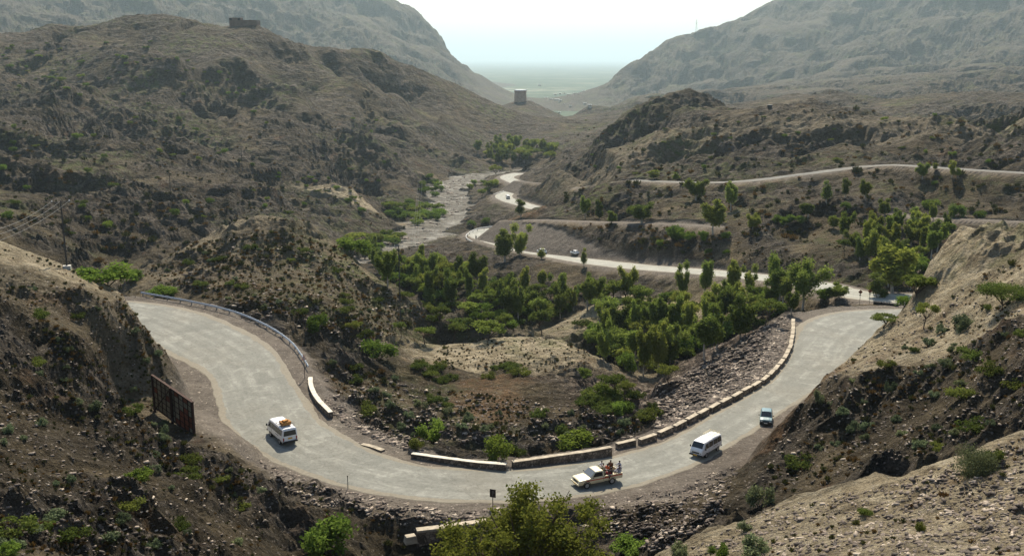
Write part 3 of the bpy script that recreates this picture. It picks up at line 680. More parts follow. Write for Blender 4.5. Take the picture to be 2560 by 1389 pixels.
MT = dict(
    wwash=mat('whitewash', (.55, .51, .43), .85, .2, var=.2, scale=1.6, bump=.02),
    white=mat('white_paint', (.78, .78, .77), .3, .5, var=.06, scale=2), cream=mat('cream_paint', (.74, .64, .42), .35, .5, var=.08, scale=2),
    blue=mat('pale_blue_paint', (.11, .19, .21), .3, .5, var=.1, scale=2), glass=mat('dark_glass', (.015, .018, .02), .08, .6),
    black=mat('black_plastic', (.018, .018, .018), .5, .3), tyre=mat('rubber', (.02, .02, .02), .8, .2), rim=mat('steel_rim', (.42, .42, .42), .4, .5, .5),
    red=mat('red_stripe', (.5, .055, .02), .4, .4), lamp=mat('lamp_glass', (.75, .75, .72), .1, .6), tail=mat('tail_lamp', (.28, .02, .015), .2, .5),
    plate=mat('yellow_plate', (.62, .36, .05), .5, .3), chrome=mat('chrome', (.7, .7, .7), .25, .5, .9), box=mat('brown_cartons', (.42, .2, .06), .8, .2, var=.35, scale=5),
    rope=mat('dark_rope', (.03, .03, .035), .8, .1), plaster=mat('cream_coping', (.36, .31, .235), .85, .2, var=.35, scale=1.6, bump=.02),
    stonew=masonry(), zinc=mat('galvanised_steel', (.5, .53, .56), .42, .5, .6, var=.12),
    post=mat('grey_steel', (.16, .17, .18), .5, .4, .5), rust=mat('rusty_steel', (.05, .025, .018), .8, .2, var=.5, scale=2.0),
    sheet=mat('weathered_sheet', (.24, .22, .15), .8, .2, var=.4, scale=.9), rsheet=mat('rusty_sheet', (.2, .06, .03), .8, .2, var=.4, scale=1.3),
    signred=mat('sign_red', (.42, .02, .02), .5, .3), signw=mat('sign_white', (.7, .7, .66), .5, .3), signo=mat('sign_orange_back', (.2, .06, .025), .6, .3, var=.3, scale=4),
    dark=mat('dark_board', (.022, .02, .02), .6, .3), wood=mat('old_pole', (.06, .055, .05), .8, .2), conc=mat('pale_concrete', (.42, .4, .36), .9, .2, var=.15),
    mud=mat('mud_plaster', (.36, .25, .18), .95, .1, var=.2, scale=.4), mudd=mat('dark_mud_plaster', (.15, .11, .085), .95, .1, var=.2, scale=.4), soot=mat('sooty_steel', (.012, .012, .012), .7, .2, var=.3),
    wire=mat('dull_wire', (.2, .2, .19), .4, .5, .5), skin=mat('skin', (.16, .085, .05), .6, .3), hair=mat('black_hair', (.012, .01, .01), .6, .3),
    cw=mat('white_cloth', (.62, .62, .64), .9, .1, var=.1), cg=mat('grey_cloth', (.34, .34, .39), .9, .1, var=.1), co=mat('orange_cloth', (.45, .09, .03), .9, .1, var=.15),
    cb=mat('brown_cloth', (.12, .06, .03), .9, .1, var=.15), ck=mat('dark_cloth', (.03, .03, .035), .9, .1), cr=mat('red_cloth', (.3, .03, .03), .9, .1), cp=mat('pale_cloth', (.55, .47, .42), .9, .1),
    cgr=mat('green_cloth', (.22, .27, .12), .9, .1), trunk=mat('tree_bark', (.1, .075, .055), .9, .1, var=.3, scale=2), ptrunk=mat('pale_bark', (.34, .3, .25), .85, .15, var=.25, scale=1.5),
    roofw=mat('white_roof', (.8, .8, .78), .7, .2))
# ---------------------------------------------------------------- vehicles (x forward, z up, origin on the ground)
def ring(x, rows):
    """rows: (half width, z) from sill up to roof centre edge; mirrored to a closed ring"""
    return [(x, -hw, z) for hw, z in rows]+[(x, hw, z) for hw, z in rows[::-1]]
def wheels(root, xs, track, r, w=.19):
    for x in xs:
        for sg in (-1, 1):
            wh = MB(); wh.disc((0, 0, 0), (0, 1, 0), r*.72, w*.7, 18); wo_ = wh.build('wheel', MT['black'], root); wo_.location = (x, sg*track/2, r)
            t = MB()
            n = 20; rr = [(-w/2, .8*r), (-w/2, .95*r), (-w*.3, r), (w*.3, r), (w/2, .95*r), (w/2, .8*r), (w/2, .62*r), (-w/2, .62*r)]
            vs = []; fs = []
            for i in range(n):
                th = 2*math.pi*i/n
                for yy_, q in rr: vs.append((q*math.cos(th), yy_, q*math.sin(th)))
            m = len(rr)
            for i in range(n):
                for k in range(m): fs.append((i*m+k, i*m+(k+1) % m, ((i+1) % n)*m+(k+1) % m, ((i+1) % n)*m+k))
            t.add(vs, fs); t.build('tyre', MT['tyre'], wo_)
            rm = MB(); rm.disc((0, sg*w*.38, 0), (0, 1, 0), r*.6, .04, 18); rm.disc((0, sg*w*.46, 0), (0, 1, 0), r*.2, .06, 10); rm.build('rim', MT['rim'], wo_)
def panel(name, m, root, pts4, th=.012):
    q = MB(); q.quad(*pts4, th=th); return q.build(name, m, root)
def both(f):
    for sg in (-1, 1): f(sg)
def side_win(root, x0, x1, z0, z1, hw, name='side_window', m=None, x0t=None, x1t=None):
    """hw(z) half width of the bodyside at height z"""
    x0t = x0 if x0t is None else x0t; x1t = x1 if x1t is None else x1t
    for sg in (-1, 1):
        p = [(x0, sg*(hw(z0)+.002), z0), (x1, sg*(hw(z0)+.002), z0), (x1t, sg*(hw(z1)+.002), z1), (x0t, sg*(hw(z1)+.002), z1)]
        if sg > 0: p = [p[1], p[0], p[3], p[2]]
        panel(name, m or MT['glass'], root, p, .012)
def make_van(label, loc, rz, paint='white', scale=1.0, rack='plain', group=None):
    root = thing('minibus', label, 'minibus', loc, rz, group); root.scale = (scale,)*3
    def rows(zr, k=1.0, zs=.42, wt=.70):
        return [(.80*k, zs), (.845*k, .62), (.845*k, 1.08), (wt*k+.04, zr-.10), (wt*k-.06, zr-.02), (.3*k, zr+.01)]
    b = MB()
    b.loft([ring(-2.24, [(.74, .45), (.79, .62), (.79, 1.08), (.66, 1.6), (.6, 1.66), (.3, 1.68)]), ring(-2.16, rows(1.86, .985)), ring(-1.0, rows(1.92)), ring(.6, rows(1.93)), ring(1.45, rows(1.90)),
            ring(1.62, rows(1.84, .98)), ring(2.05, [(.78, .4), (.83, .62), (.82, 1.05), (.76, 1.24), (.7, 1.27), (.3, 1.29)]), ring(2.2, [(.74, .4), (.8, .6), (.77, .98), (.72, 1.03), (.66, 1.06), (.3, 1.07)]), ring(2.26, [(.7, .42), (.74, .58), (.72, .82), (.68, .86), (.6, .88), (.3, .89)])])
    b.build('body', MT[paint], root, bevel=.02)
    hw = lambda z: .845 if z < 1.08 else .845-(z-1.08)*(.845-.74)/.74
    for x0, x1 in ((-2.02, -1.22), (-1.16, -.28), (-.2, .72)): side_win(root, x0, x1, 1.12, 1.68, hw)
    side_win(root, .82, 1.72, 1.10, 1.66, hw, x1t=1.42)
    panel('windscreen', MT['glass'], root, [(2.06, .70, 1.265), (2.06, -.70, 1.265), (1.66, -.66, 1.79), (1.66, .66, 1.79)], -.02)
    panel('rear_window', MT['glass'], root, [(-2.262, -.68, 1.10), (-2.262, .68, 1.10), (-2.252, .60, 1.63), (-2.252, -.60, 1.63)], .035)
    g = MB(); g.box((2.275, 0, .74), (.03, 1.3, .16)); g.build('grille', MT['black'], root)
    for sg in (-1, 1):
        h = MB(); h.disc((2.28, sg*.54, .76), (1, 0, 0), .085, .06, 12); h.build('headlight', MT['lamp'], root)
        t = MB(); t.box((-2.25, sg*.70, .78), (.04, .13, .34)); t.build('tail_light', MT['tail'], root)
        m = MB(); m.box((1.78, sg*.99, 1.22), (.06, .13, .24)); m.tube([(1.82, sg*.82, 1.15), (1.78, sg*.97, 1.2)], .014, 5); m.build('mirror', MT['black'], root)
        d = MB(); d.box((-.75, sg*.853, .92), (1.0, .012, .035)); d.build('door_rail', MT['black'], root)
        s2 = MB(); s2.box((0, sg*.85, .52), (3.1, .014, .05)); s2.build('side_trim', MT['black'], root)
        l = MB(); l.box((.775, sg*.846, .85), (.02, .012, .8)); l.build('door_seam', MT['black'], root)
    bf = MB(); bf.box((2.3, 0, .47), (.14, 1.64, .17)); bf.build('front_bumper', MT['black'], root, bevel=.02)
    br = MB(); br.box((-2.3, 0, .47), (.14, 1.6, .17)); br.build('rear_bumper', MT['black'], root, bevel=.02)
    for x, z in ((2.378, .5), (-2.272, .82)):
        p = MB(); p.box((x, 0, z), (.012, .46, .15)); p.build('number_plate', MT['plate'], root)
    if rack == 'load':
        r = MB()
        for x in (-1.9, -1.3, -.7, -.1): r.tube([(x, -.66, 1.97), (x, .66, 1.97)], .018, 5)
        for y in (-.66, .66): r.tube([(-1.95, y, 1.99), (0, y, 1.99)], .018, 5)
        for x in (-1.9, -.1):
            for y in (-.62, .62): r.tube([(x, y, 1.86), (x, y, 1.99)], .016, 5)
        r.build('roof_rack', MT['rope'], root)
    else:
        r = MB()
        for x in (-2.0, -1.6, -1.2, -.8, -.4): r.tube([(x, -.62, 2.02), (x, .62, 2.02)], .02, 5)
        for y in (-.62, 0, .62): r.tube([(-2.05, y, 2.03), (-.35, y, 2.03)], .02, 5)
        for x in (-2.05, -.35):
            for y in (-.62, .62): r.tube([(x, y, 1.85), (x, y, 2.14)], .016, 5)
        for y in (-.62, .62): r.tube([(-2.05, y, 2.14), (-.35, y, 2.14)], .018, 5)
        r.tube([(-2.05, -.62, 2.14), (-2.05, .62, 2.14)], .018, 5)
        r.build('roof_rack', MT['cream'], root)
        ld = MB()
        for y in (-.45, -.25): ld.tube([(-2.3, y, 2.03-.1), (-2.3, y, .6)], .014, 5)
        for z in (.8, 1.1, 1.4, 1.7): ld.tube([(-2.3, -.45, z), (-2.3, -.25, z)], .012, 5)
        ld.build('ladder', MT['cream'], root)
    wheels(root, (-1.35, 1.25), 1.5, .32)
    return root
def make_pickup(label, loc, rz, scale=1.0):
    root = thing('pickup_truck', label, 'pickup truck', loc, rz); root.scale = (scale,)*3
    b = MB()      # front body with bonnet, cab lower
    def low(zt, k=1.0): return [(.76*k, .40), (.82*k, .58), (.82*k, zt-.10), (.78*k, zt-.02), (.4*k, zt+.015)]
    b.loft([ring(2.22, [(.70, .45), (.75, .55), (.74, .78), (.70, .83), (.4, .84)]), ring(2.12, low(.90, .96)), ring(1.2, low(.98, .985)), ring(.98, low(1.0)), ring(-.42, low(1.0)), ring(-.5, low(.97))])
    # cab
    cab = [(.80, .95), (.79, 1.02), (.68, 1.46), (.62, 1.53), (.3, 1.56)]
    b.loft([ring(1.02, [(.78, .96), (.77, .99), (.75, 1.01), (.7, 1.02), (.3, 1.03)]), ring(.42, cab), ring(-.25, cab), ring(-.45, [(.8, .96), (.79, 1.02), (.69, 1.4), (.63, 1.46), (.3, 1.48)])])
    b.build('body', MT['cream'], root, bevel=.018)
    bed = MB()
    for sg in (-1, 1): bed.box((-1.48, sg*.79, .74), (1.92, .06, .50))
    bed.box((-2.44, 0, .74), (.05, 1.58, .50)); bed.box((-.53, 0, .74), (.05, 1.52, .50)); bed.box((-1.48, 0, .55), (1.9, 1.54, .05))
    for sg in (-1, 1): bed.box((-1.48, sg*.80, 1.0), (1.96, .10, .035))
    bed.build('cargo_bed', MT['cream'], root, bevel=.01)
    hw = lambda z: .79-(z-1.02)*.25
    side_win(root, -.28, .78, 1.05, 1.42, hw, x1t=.5)
    panel('windscreen', mat('sky_lit_glass', (.12, .13, .14), .05, .9), root, [(.985, .70, 1.045), (.985, -.70, 1.045), (.46, -.62, 1.50), (.46, .62, 1.50)], -.022)
    panel('rear_window', MT['glass'], root, [(-.465, -.55, 1.08), (-.465, .55, 1.08), (-.452, .52, 1.36), (-.452, -.52, 1.36)], .02)
    for sg in (-1, 1):
        s = MB(); s.box((.3, sg*.824, .80), (2.4, .014, .085)); s.box((-1.48, sg*.826, .86), (1.92, .014, .10)); s.build('side_stripe', MT['red'], root)
        h = MB(); h.box((2.225, sg*.58, .70), (.03, .2, .13)); h.build('headlight', MT['lamp'], root)
        t = MB(); t.box((-2.46, sg*.74, .72), (.03, .1, .26)); t.build('tail_light', MT['tail'], root)
        m = MB(); m.box((.86, sg*.95, 1.1), (.05, .15, .12)); m.tube([(.85, sg*.8, 1.03), (.86, sg*.9, 1.08)], .012, 5); m.build('mirror', MT['black'], root)
        l = MB(); l.box((-.36, sg*.822, .78), (.018, .012, .42)); l.build('door_seam', MT['black'], root)
        for x in (1.42, -1.32):
            a = MB(); a.tube([(x+.40*math.cos(t_), sg*.80, .34+.40*math.sin(t_)) for t_ in np.linspace(0, math.pi, 9)], .035, 5); a.build('wheel_arch', MT['black'], root)
    g = MB(); g.box((2.232, 0, .70), (.02, .92, .14)); g.build('grille', MT['black'], root)
    bf = MB(); bf.box((2.3, 0, .5), (.14, 1.58, .15)); bf.build('front_bumper', MT['cream'], root, bevel=.02)
    p = MB(); p.box((2.378, .1, .5), (.012, .46, .13)); p.build('number_plate', MT['plate'], root)
    r = MB()
    for y in (-.6, .6): r.tube([(-.56, y, 1.0), (-.56, y, 1.6)], .02, 5)
    r.tube([(-.56, -.6, 1.6), (-.56, .6, 1.6)], .022, 5)
    r.build('headboard_rail', MT['cgr'], root)
    wheels(root, (-1.32, 1.42), 1.48, .33)
    return root
def make_car(label, loc, rz, paint='blue', scale=1.0):
    root = thing('hatchback_car', label, 'car', loc, rz); root.scale = (scale,)*3
    b = MB()
    def low(zt, k=1.0): return [(.68*k, .30), (.745*k, .45), (.745*k, zt-.10), (.70*k, zt-.02), (.35*k, zt+.01)]
    b.loft([ring(1.80, [(.62, .34), (.66, .42), (.66, .66), (.60, .70), (.3, .71)]), ring(1.70, low(.80, .95)), ring(.95, low(.88)), ring(-1.1, low(.92)), ring(-1.62, low(.88, .97)), ring(-1.68, [(.6, .36), (.66, .45), (.66, .72), (.6, .78), (.3, .79)])])
    cab = [(.72, .86), (.71, .92), (.60, 1.32), (.54, 1.38), (.27, 1.40)]
    b.loft([ring(.98, [(.7, .85), (.69, .87), (.67, .89), (.62, .9), (.3, .91)]), ring(.32, cab), ring(-.9, cab), ring(-1.52, [(.7, .85), (.69, .9), (.62, 1.0), (.56, 1.03), (.3, 1.04)])])
    b.build('body', MT[paint], root, bevel=.016)
    hw = lambda z: .71-(z-.92)*.27
    side_win(root, .0, .78, .95, 1.27, hw, x1t=.38); side_win(root, -1.2, -.08, .95, 1.27, hw, x0t=-.92)
    panel('windscreen', MT['glass'], root, [(.93, .62, .945), (.93, -.62, .945), (.37, -.55, 1.35), (.37, .55, 1.35)], -.02)
    panel('rear_window', MT['glass'], root, [(-1.50, -.55, 1.06), (-1.50, .55, 1.06), (-.99, .5, 1.365), (-.99, -.5, 1.365)], .03)
    for sg in (-1, 1):
        h = MB(); h.box((1.80, sg*.5, .60), (.03, .2, .11)); h.build('headlight', MT['lamp'], root)
        t = MB(); t.box((-1.68, sg*.58, .66), (.03, .12, .16)); t.build('tail_light', MT['tail'], root)
        m = MB(); m.box((.70, sg*.85, 1.0), (.05, .16, .1)); m.tube([(.7, sg*.7, .95), (.7, sg*.8, .99)], .012, 5); m.build('mirror', MT['black'], root)
    g = MB(); g.box((1.805, 0, .60), (.02, .76, .10)); g.build('grille', MT['black'], root)
    for x in (1.84, -1.72):
        bb = MB(); bb.box((x, 0, .42), (.12, 1.42, .16)); bb.build('bumper', MT['black'], root, bevel=.02)
    p = MB(); p.box((1.905, 0, .42), (.012, .4, .11)); p.build('number_plate', MT['signw'], root)
    wheels(root, (-1.1, 1.12), 1.32, .27, .15)
    return root

# ---------------------------------------------------------------- people: one skinned body, clothes and hair as children
def skin_mesh(name, nodes, edges, m, parent, sub=1):
    me = bpy.data.meshes.new(name); me.from_pydata([n[0] for n in nodes], edges, []); me.materials.append(m)
    o = bpy.data.objects.new(name, me); COL.objects.link(o); o.parent = parent
    sk = o.modifiers.new('skin', 'SKIN'); sk.use_smooth_shade = True
    if not me.skin_vertices: me.attributes  # layer is created below
    bpy.context.view_layer.objects.active = o
    if len(me.skin_vertices) == 0:
        bpy.ops.mesh.customdata_skin_add()
    for i, n in enumerate(nodes):
        r = n[1]; r = (r, r) if isinstance(r, (int, float)) else r
        me.skin_vertices[0].data[i].radius = r; me.skin_vertices[0].data[i].use_root = (i == 0)
    ss = o.modifiers.new('sub', 'SUBSURF'); ss.levels = sub; ss.render_levels = sub
    return o
def make_person(label, loc, rz, pose='sit', shirt='cw', trousers='cw', lean=0.0, arms='down', group=None, h=1.0, parent=None):
    root = thing('person', label, 'person', loc, rz, group); root.scale = (h,)*3
    hz = .92 if pose == 'stand' else (.86 if pose == 'walk' else .12)
    pel = V(0, 0, hz); ch = V(lean*.6, 0, hz+.33); nk = V(lean*.95, 0, hz+.52); hd = V(lean*1.1+.03, 0, hz+.66); top = V(lean*1.15+.01, 0, hz+.76)
    N = [(pel, (.15, .12)), (ch, (.17, .12)), (nk, .055), (hd, (.085, .095)), (top, (.055, .065))]; E = [(0, 1), (1, 2), (2, 3), (3, 4)]
    def add(p, r, frm): N.append((p, r)); E.append((frm, len(N)-1)); return len(N)-1
    cloth_n = [(pel, (.19, .15)), (V(lean*.3, 0, hz+.17), (.185, .145)), (ch, (.195, .14)), (nk-V(0, 0, .05), (.08, .07))]; cloth_e = [(0, 1), (1, 2), (2, 3)]
    def cadd(p, r, frm): cloth_n.append((p, r)); cloth_e.append((frm, len(cloth_n)-1)); return len(cloth_n)-1
    for sg in (-1, 1):
        sh = V(ch.x, sg*.2, hz+.45)
        a = add(sh, .055, 1)
        if arms == 'down': el, ha = V(ch.x+.02, sg*.26, hz+.18), V(ch.x+.18, sg*.22, hz+.02)
        elif arms == 'hold': el, ha = V(ch.x+.16, sg*.26, hz+.25), V(ch.x+.42, sg*.2, hz+.32)
        elif arms == 'up' and sg > 0: el, ha = V(ch.x+.22, sg*.28, hz+.5), V(ch.x+.45, sg*.28, hz+.68)
        else: el, ha = V(ch.x+.12, sg*.27, hz+.2), V(ch.x+.34, sg*.2, hz+.2)
        e_ = add(el, .045, a); w_ = add(ha, .033, e_)
        hdir = (ha-el).normalized(); hb = add(ha+hdir*.08, (.042, .02), w_)
        for k, (dy, ln) in enumerate(((-.03, .07), (-.012, .085), (.008, .08), (.028, .06))): add(ha+hdir*(.09+ln)+V(0, dy, -.02), .009, hb)
        add(ha+hdir*.07+V(0, -sg*.055, .01), .010, w_)
        c = cadd(sh, .075, 2); c2 = cadd(el, .066, c); cadd(el+(ha-el)*.85, .058, c2)
        if pose in ('stand', 'walk'):
            st = .22*sg if pose == 'walk' else 0
            kn, ft = V(st*.6+.03, sg*.11, hz-.43), V(st-.02, sg*.12, .07)
        elif pose == 'sit': kn, ft = V(.42, sg*.14, hz+.04), V(.46, sg*.13, hz-.40)
        else: kn, ft = V(.30, sg*.2, hz+.30), V(.36, sg*.15, hz-.06)
        hp = add(V(0, sg*.1, hz-.04), .095, 0); k_ = add(kn, .062, hp); f_ = add(ft, .04, k_); add(ft+V(.17, 0, -.03), (.04, .028), f_)
    body = skin_mesh('body', N, E, MT['skin'], root)
    skin_mesh('shirt', cloth_n, cloth_e, MT[shirt], root)
    tn = [(pel-V(0, 0, .02), (.17, .14))]; te = []
    for sg in (-1, 1):
        hp = V(0, sg*.1, hz-.06)
        if pose in ('stand', 'walk'):
            st = .22*sg if pose == 'walk' else 0
            kn, ft = V(st*.6+.03, sg*.11, hz-.43), V(st-.02, sg*.12, .12)
        elif pose == 'sit': kn, ft = V(.42, sg*.14, hz+.04), V(.46, sg*.13, hz-.34)
        else: kn, ft = V(.30, sg*.2, hz+.30), V(.36, sg*.15, hz)
        i0 = len(tn); tn += [(hp, .13), (kn, .10), (ft, .075)]; te += [(0, i0), (i0, i0+1), (i0+1, i0+2)]
    skin_mesh('trousers', tn, te, MT[trousers], root)
    if pose in ('stand', 'walk'):
        t = MB(); t.loft([[(.17*k*math.cos(a_)*.8, .2*k*math.sin(a_), z) for a_ in np.linspace(0, 2*math.pi, 12, endpoint=False)] for z, k in ((hz+.1, .95), (hz-.15, 1.08), (hz-.42, 1.22))]); t.build('tunic_skirt', MT[shirt], root, smooth=True)
    hr = MB()
    rings = []
    for k, (z, r) in enumerate(((-.005, .098), (.05, .104), (.09, .085), (.118, .045))):
        rings.append([(hd.x-.018+r*math.cos(a_), r*.9*math.sin(a_), hd.z+z) for a_ in np.linspace(0, 2*math.pi, 12, endpoint=False)])
    hr.loft(rings); hr.build('hair', MT['hair'], root, smooth=True)
    return root
# ---------------------------------------------------------------- road furniture
def on_road(u, v, zg):
    return Vector(Pz(u, v, zg))
def road_frame(cl, p):
    i = int(((cl[:, 0]-p.x)**2+(cl[:, 1]-p.y)**2).argmin()); i = min(max(i, 2), len(cl)-3)
    d = cl[i+2, :2]-cl[i-2, :2]; return math.atan2(d[1], d[0]), float(cl[i, 2])
def place_on(u, v, cl):
    z = float(np.median(cl[:, 2]))
    for _ in range(4):
        p = on_road(u, v, z); a_, z = road_frame(cl, p)
    p = on_road(u, v, z+.04); return p, a_
# vehicles: the photo pixel is the middle of the shadowed ground under each
p, a_ = place_on(706, 1096, MAIN)
van1 = make_van('white minibus with brown cartons roped on its roof, seen from behind', p, a_+math.pi-.10, rack='load', scale=1.06, group='white minibuses on the near road')
ld = thing('luggage_load', 'brown cartons tied on the roof rack of the white minibus', 'luggage', p+V(0, 0, 0), van1.rotation_euler.z); ld.scale = van1.scale
q = MB(); q.box((-1.25, .05, 2.17), (.72, 1.0, .34)); q.box((-.75, -.1, 2.12), (.34, .7, .24)); q.build('carton', MT['box'], ld, bevel=.02)
q = MB(); q.box((-1.3, .1, 2.42), (.42, .55, .18), .3); q.build('carton', MT['box'], ld, bevel=.02)
q = MB(); q.box((-.45, .25, 2.08), (.36, .3, .16)); q.build('bundle', MT['rope'], ld, bevel=.04)
q = MB()
for x in (-1.45, -1.1): q.tube([(x, -.5, 2.0), (x, -.47, 2.35), (x, .57, 2.35), (x, .6, 2.0)], .012, 4)
q.build('rope', MT['rope'], ld)
p, a_ = place_on(1764, 1131, MAIN)
van2 = make_van('white minibus with an empty cream roof rack coming down the road behind the crowded pickup', p, a_+math.pi+.03, rack='plain', scale=.95, group='white minibuses on the near road')
p, a_ = place_on(1915, 1052, MAIN)
car1 = make_car('small pale blue hatchback car following the white minibus', p, a_+math.pi+.38, scale=.98)
p, a_ = place_on(1490, 1207, MAIN)
TRK = make_pickup('cream pickup truck with a red side stripe and people riding in its open bed', p, a_+math.pi-.02, scale=1.04)
def in_truck(label, x, y, z, rz, **kw):
    c, s_ = math.cos(TRK.rotation_euler.z), math.sin(TRK.rotation_euler.z); k = 1.04
    loc = TRK.location+V((x*c-y*s_)*k, (x*s_+y*c)*k, z*k)
    return make_person(label, loc, TRK.rotation_euler.z+rz, group='people riding in the pickup bed', **kw)
PI = math.pi
in_truck('person in a pale shirt reaching an arm out over the pickup cab', -.74, .25, .58, 0, pose='stand', shirt='cp', trousers='cb', arms='up', lean=.1, h=.92)
in_truck('person in a white shirt holding on behind the cab', -.80, -.35, .58, 0, pose='stand', shirt='cw', trousers='ck', arms='hold', h=.90)
in_truck('person in a red shirt crouching low in the middle of the pickup bed', -1.05, .52, .60, .9, pose='sit2', shirt='cr', trousers='ck', arms='fwd')
in_truck('person in orange clothes sitting mid bed facing the cab', -1.45, -.35, .78, .2, pose='sit2', shirt='co', trousers='cp', arms='fwd')
in_truck('person in brown clothes sitting highest, at the far side of the bed', -1.95, -.62, .98, .5, pose='sit', shirt='cb', trousers='cb', arms='down')
in_truck('person in pale grey trousers and dark top sitting mid bed', -1.35, .55, .78, -1.2, pose='sit2', shirt='ck', trousers='cg', arms='fwd')
in_truck('person in a grey tunic sitting on the rear corner of the bed', -2.15, .62, .98, -1.1, pose='sit', shirt='cg', trousers='cg', arms='fwd', lean=-.05)
in_truck('person in a long grey tunic standing on the rear step and holding on', -2.62, .05, .42, 0, pose='stand', shirt='cg', trousers='cg', arms='hold', lean=.06, h=.92)

# guard rail on the far side of the left bend
def rail_line(pxs, dz, step, zoff=.75):
    out = []
    for u, v in pxs:
        z = -40.0
        for _ in range(5):
            P_ = on_road(u, v, z+zoff); z = road_frame(MAIN, P_)[1]
        out.append([P_.x, P_.y, z])
    return catmull(out, step)
gl = rail_line([(352, 729), (411, 739), (477, 751), (550, 767), (612, 786), (680, 818), (727, 851), (752, 882), (771, 913)], 0, .5)
gr = thing('guard_rail', 'galvanised steel guard rail on posts round the outside of the left bend', 'guard rail', tuple(gl[len(gl)//2]))
o0 = Vector(gr.location); b = MB(); rings = []
T = np.gradient(gl[:, :2], axis=0); T /= np.linalg.norm(T, axis=1)[:, None]; Nn = np.stack([-T[:, 1], T[:, 0]], 1)
prof = [(.0, .45), (.05, .50), (.05, .54), (.0, .59), (.0, .62), (.05, .67), (.05, .71), (.0, .77), (-.02, .77), (-.02, .45)]
for i in range(len(gl)):
    c = Vector(gl[i])-o0; rings.append([(c.x+Nn[i, 0]*-a1, c.y+Nn[i, 1]*-a1, c.z+h_) for a1, h_ in prof])
b.loft(rings); b.build('rail', MT['zinc'], gr, smooth=False)
acc = 0; last = 0
for i in range(1, len(gl)):
    acc += np.linalg.norm(gl[i, :2]-gl[i-1, :2])
    if acc-last > 2.6 or i == 1:
        last = acc; c = Vector(gl[i])-o0
        b = MB(); b.box((c.x+Nn[i, 0]*.12, c.y+Nn[i, 1]*.12, c.z+.22), (.12, .12, 1.1), math.atan2(T[i, 1], T[i, 0])); b.build('post', MT['post'], gr)

def wall_run(label, pxs, zt, h_, w_, cat='low wall', name='roadside_wall', caps=True, cl=MAIN, jit=.02, group=None, sub=.6):
    pp = [Vector(Pz(u, v, z)) for u, v, z in [(u, v, zt) for u, v in pxs]]
    c = catmull([[*p] for p in pp], sub); org = Vector(c[len(c)//2]); org.z -= h_
    t = thing(name, label, cat, org, 0, group); T_ = np.gradient(c[:, :2], axis=0); T_ /= np.linalg.norm(T_, axis=1)[:, None]+1e-9
    N_ = np.stack([-T_[:, 1], T_[:, 0]], 1); rings = []; r2 = []
    for i in range(len(c)):
        q = Vector(c[i])-org; j = random.uniform(-jit, jit)
        def rg(w, z0, z1): return [(q.x-N_[i, 0]*w, q.y-N_[i, 1]*w, z0), (q.x+N_[i, 0]*w, q.y+N_[i, 1]*w, z0), (q.x+N_[i, 0]*w, q.y+N_[i, 1]*w, z1), (q.x-N_[i, 0]*w, q.y-N_[i, 1]*w, z1)]
        rings.append(rg(w_/2+j, q.z-h_-.6, q.z-.07)); r2.append(rg(w_/2+.035+j, q.z-.068, q.z+j))
    b = MB(); b.loft(rings); b.build('wall', MT['stonew'], t)
    b = MB(); b.loft(r2); b.build('coping', MT['wwash' if 'whitewashed' in label else 'plaster'], t)
    return t
wall_run('long whitewashed low wall at the bottom of the bend, left of the two long walls', [(1030, 1131), (1080, 1138), (1140, 1146), (1200, 1153), (1266, 1158)], -40.75, .55, .5, group='long low walls of the bend')
wall_run('long stone capped low wall behind the pickup, right of the two long walls', [(1281, 1152), (1340, 1144), (1400, 1135), (1460, 1127), (1528, 1115)], -40.85, .68, .5, group='long low walls of the bend')
wall_run('short curved whitewashed wall at the end of the guard rail', [(776, 941), (777, 960), (785, 981), (798, 1000), (812, 1014), (827, 1029)], -40.15, .5, .5)
wall_run('broken remnant of low wall on the rubble between the curved wall and the long wall', [(905, 1108), (930, 1114), (958, 1124)], -41.0, .2, .5)
# parapet blocks up the right-hand side
BL = [(1400,1255),(1535,1225),(1645,1180),(1735,1140),(1810,1100),(1880,1065),(1950,1030),(2020,995),(2090,960),(2150,925),(2210,895),(2265,860),(2305,825),(2335,795),(2365,760),(2390,725),(2405,695),(2420,665),(2426,635),(2432,605),(2436,577),(2438,552),(2438,528),(2438,506)]
BL = [(1000+a1/2.48, 600+b1/2.48-4) for a1, b1 in BL]
BC = [Vector(Pz(u, v, -41.2-1.5*i/23-.1)) for i, (u, v) in enumerate(BL)]
ords = ['nearest', 'second nearest', 'third nearest', 'fourth nearest', 'fifth nearest', 'sixth nearest', 'seventh nearest', 'eighth nearest', 'ninth nearest', 'tenth nearest', 'eleventh nearest', 'twelfth nearest']
ords2 = ['farthest', 'second farthest', 'third farthest', 'fourth farthest', 'fifth farthest', 'sixth farthest', 'seventh farthest', 'eighth farthest', 'ninth farthest', 'tenth farthest', 'eleventh farthest', 'twelfth farthest']
for i, c in enumerate(BC):
    d = BC[min(i+1, 23)]-BC[max(i-1, 0)]; L = d.length/(2 if 0 < i < 23 else 1)*.80; a_ = math.atan2(d.y, d.x)
    lab = (ords[i] if i < 12 else ords2[23-i])+' parapet block with a pale cap on the right-hand road edge'
    t = thing('parapet_block', lab, 'parapet block', c-V(0, 0, .68), a_+random.uniform(-.03, .03), 'parapet blocks beside the stone bank')
    b = MB(); b.box((0, 0, .19), (L, .52, .88)); b.build('base', MT['stonew'], t)
    b = MB(); b.box((0, 0, .66), (L+.05, .58, .06)); b.build('cap', MT['plaster'], t, bevel=.01)
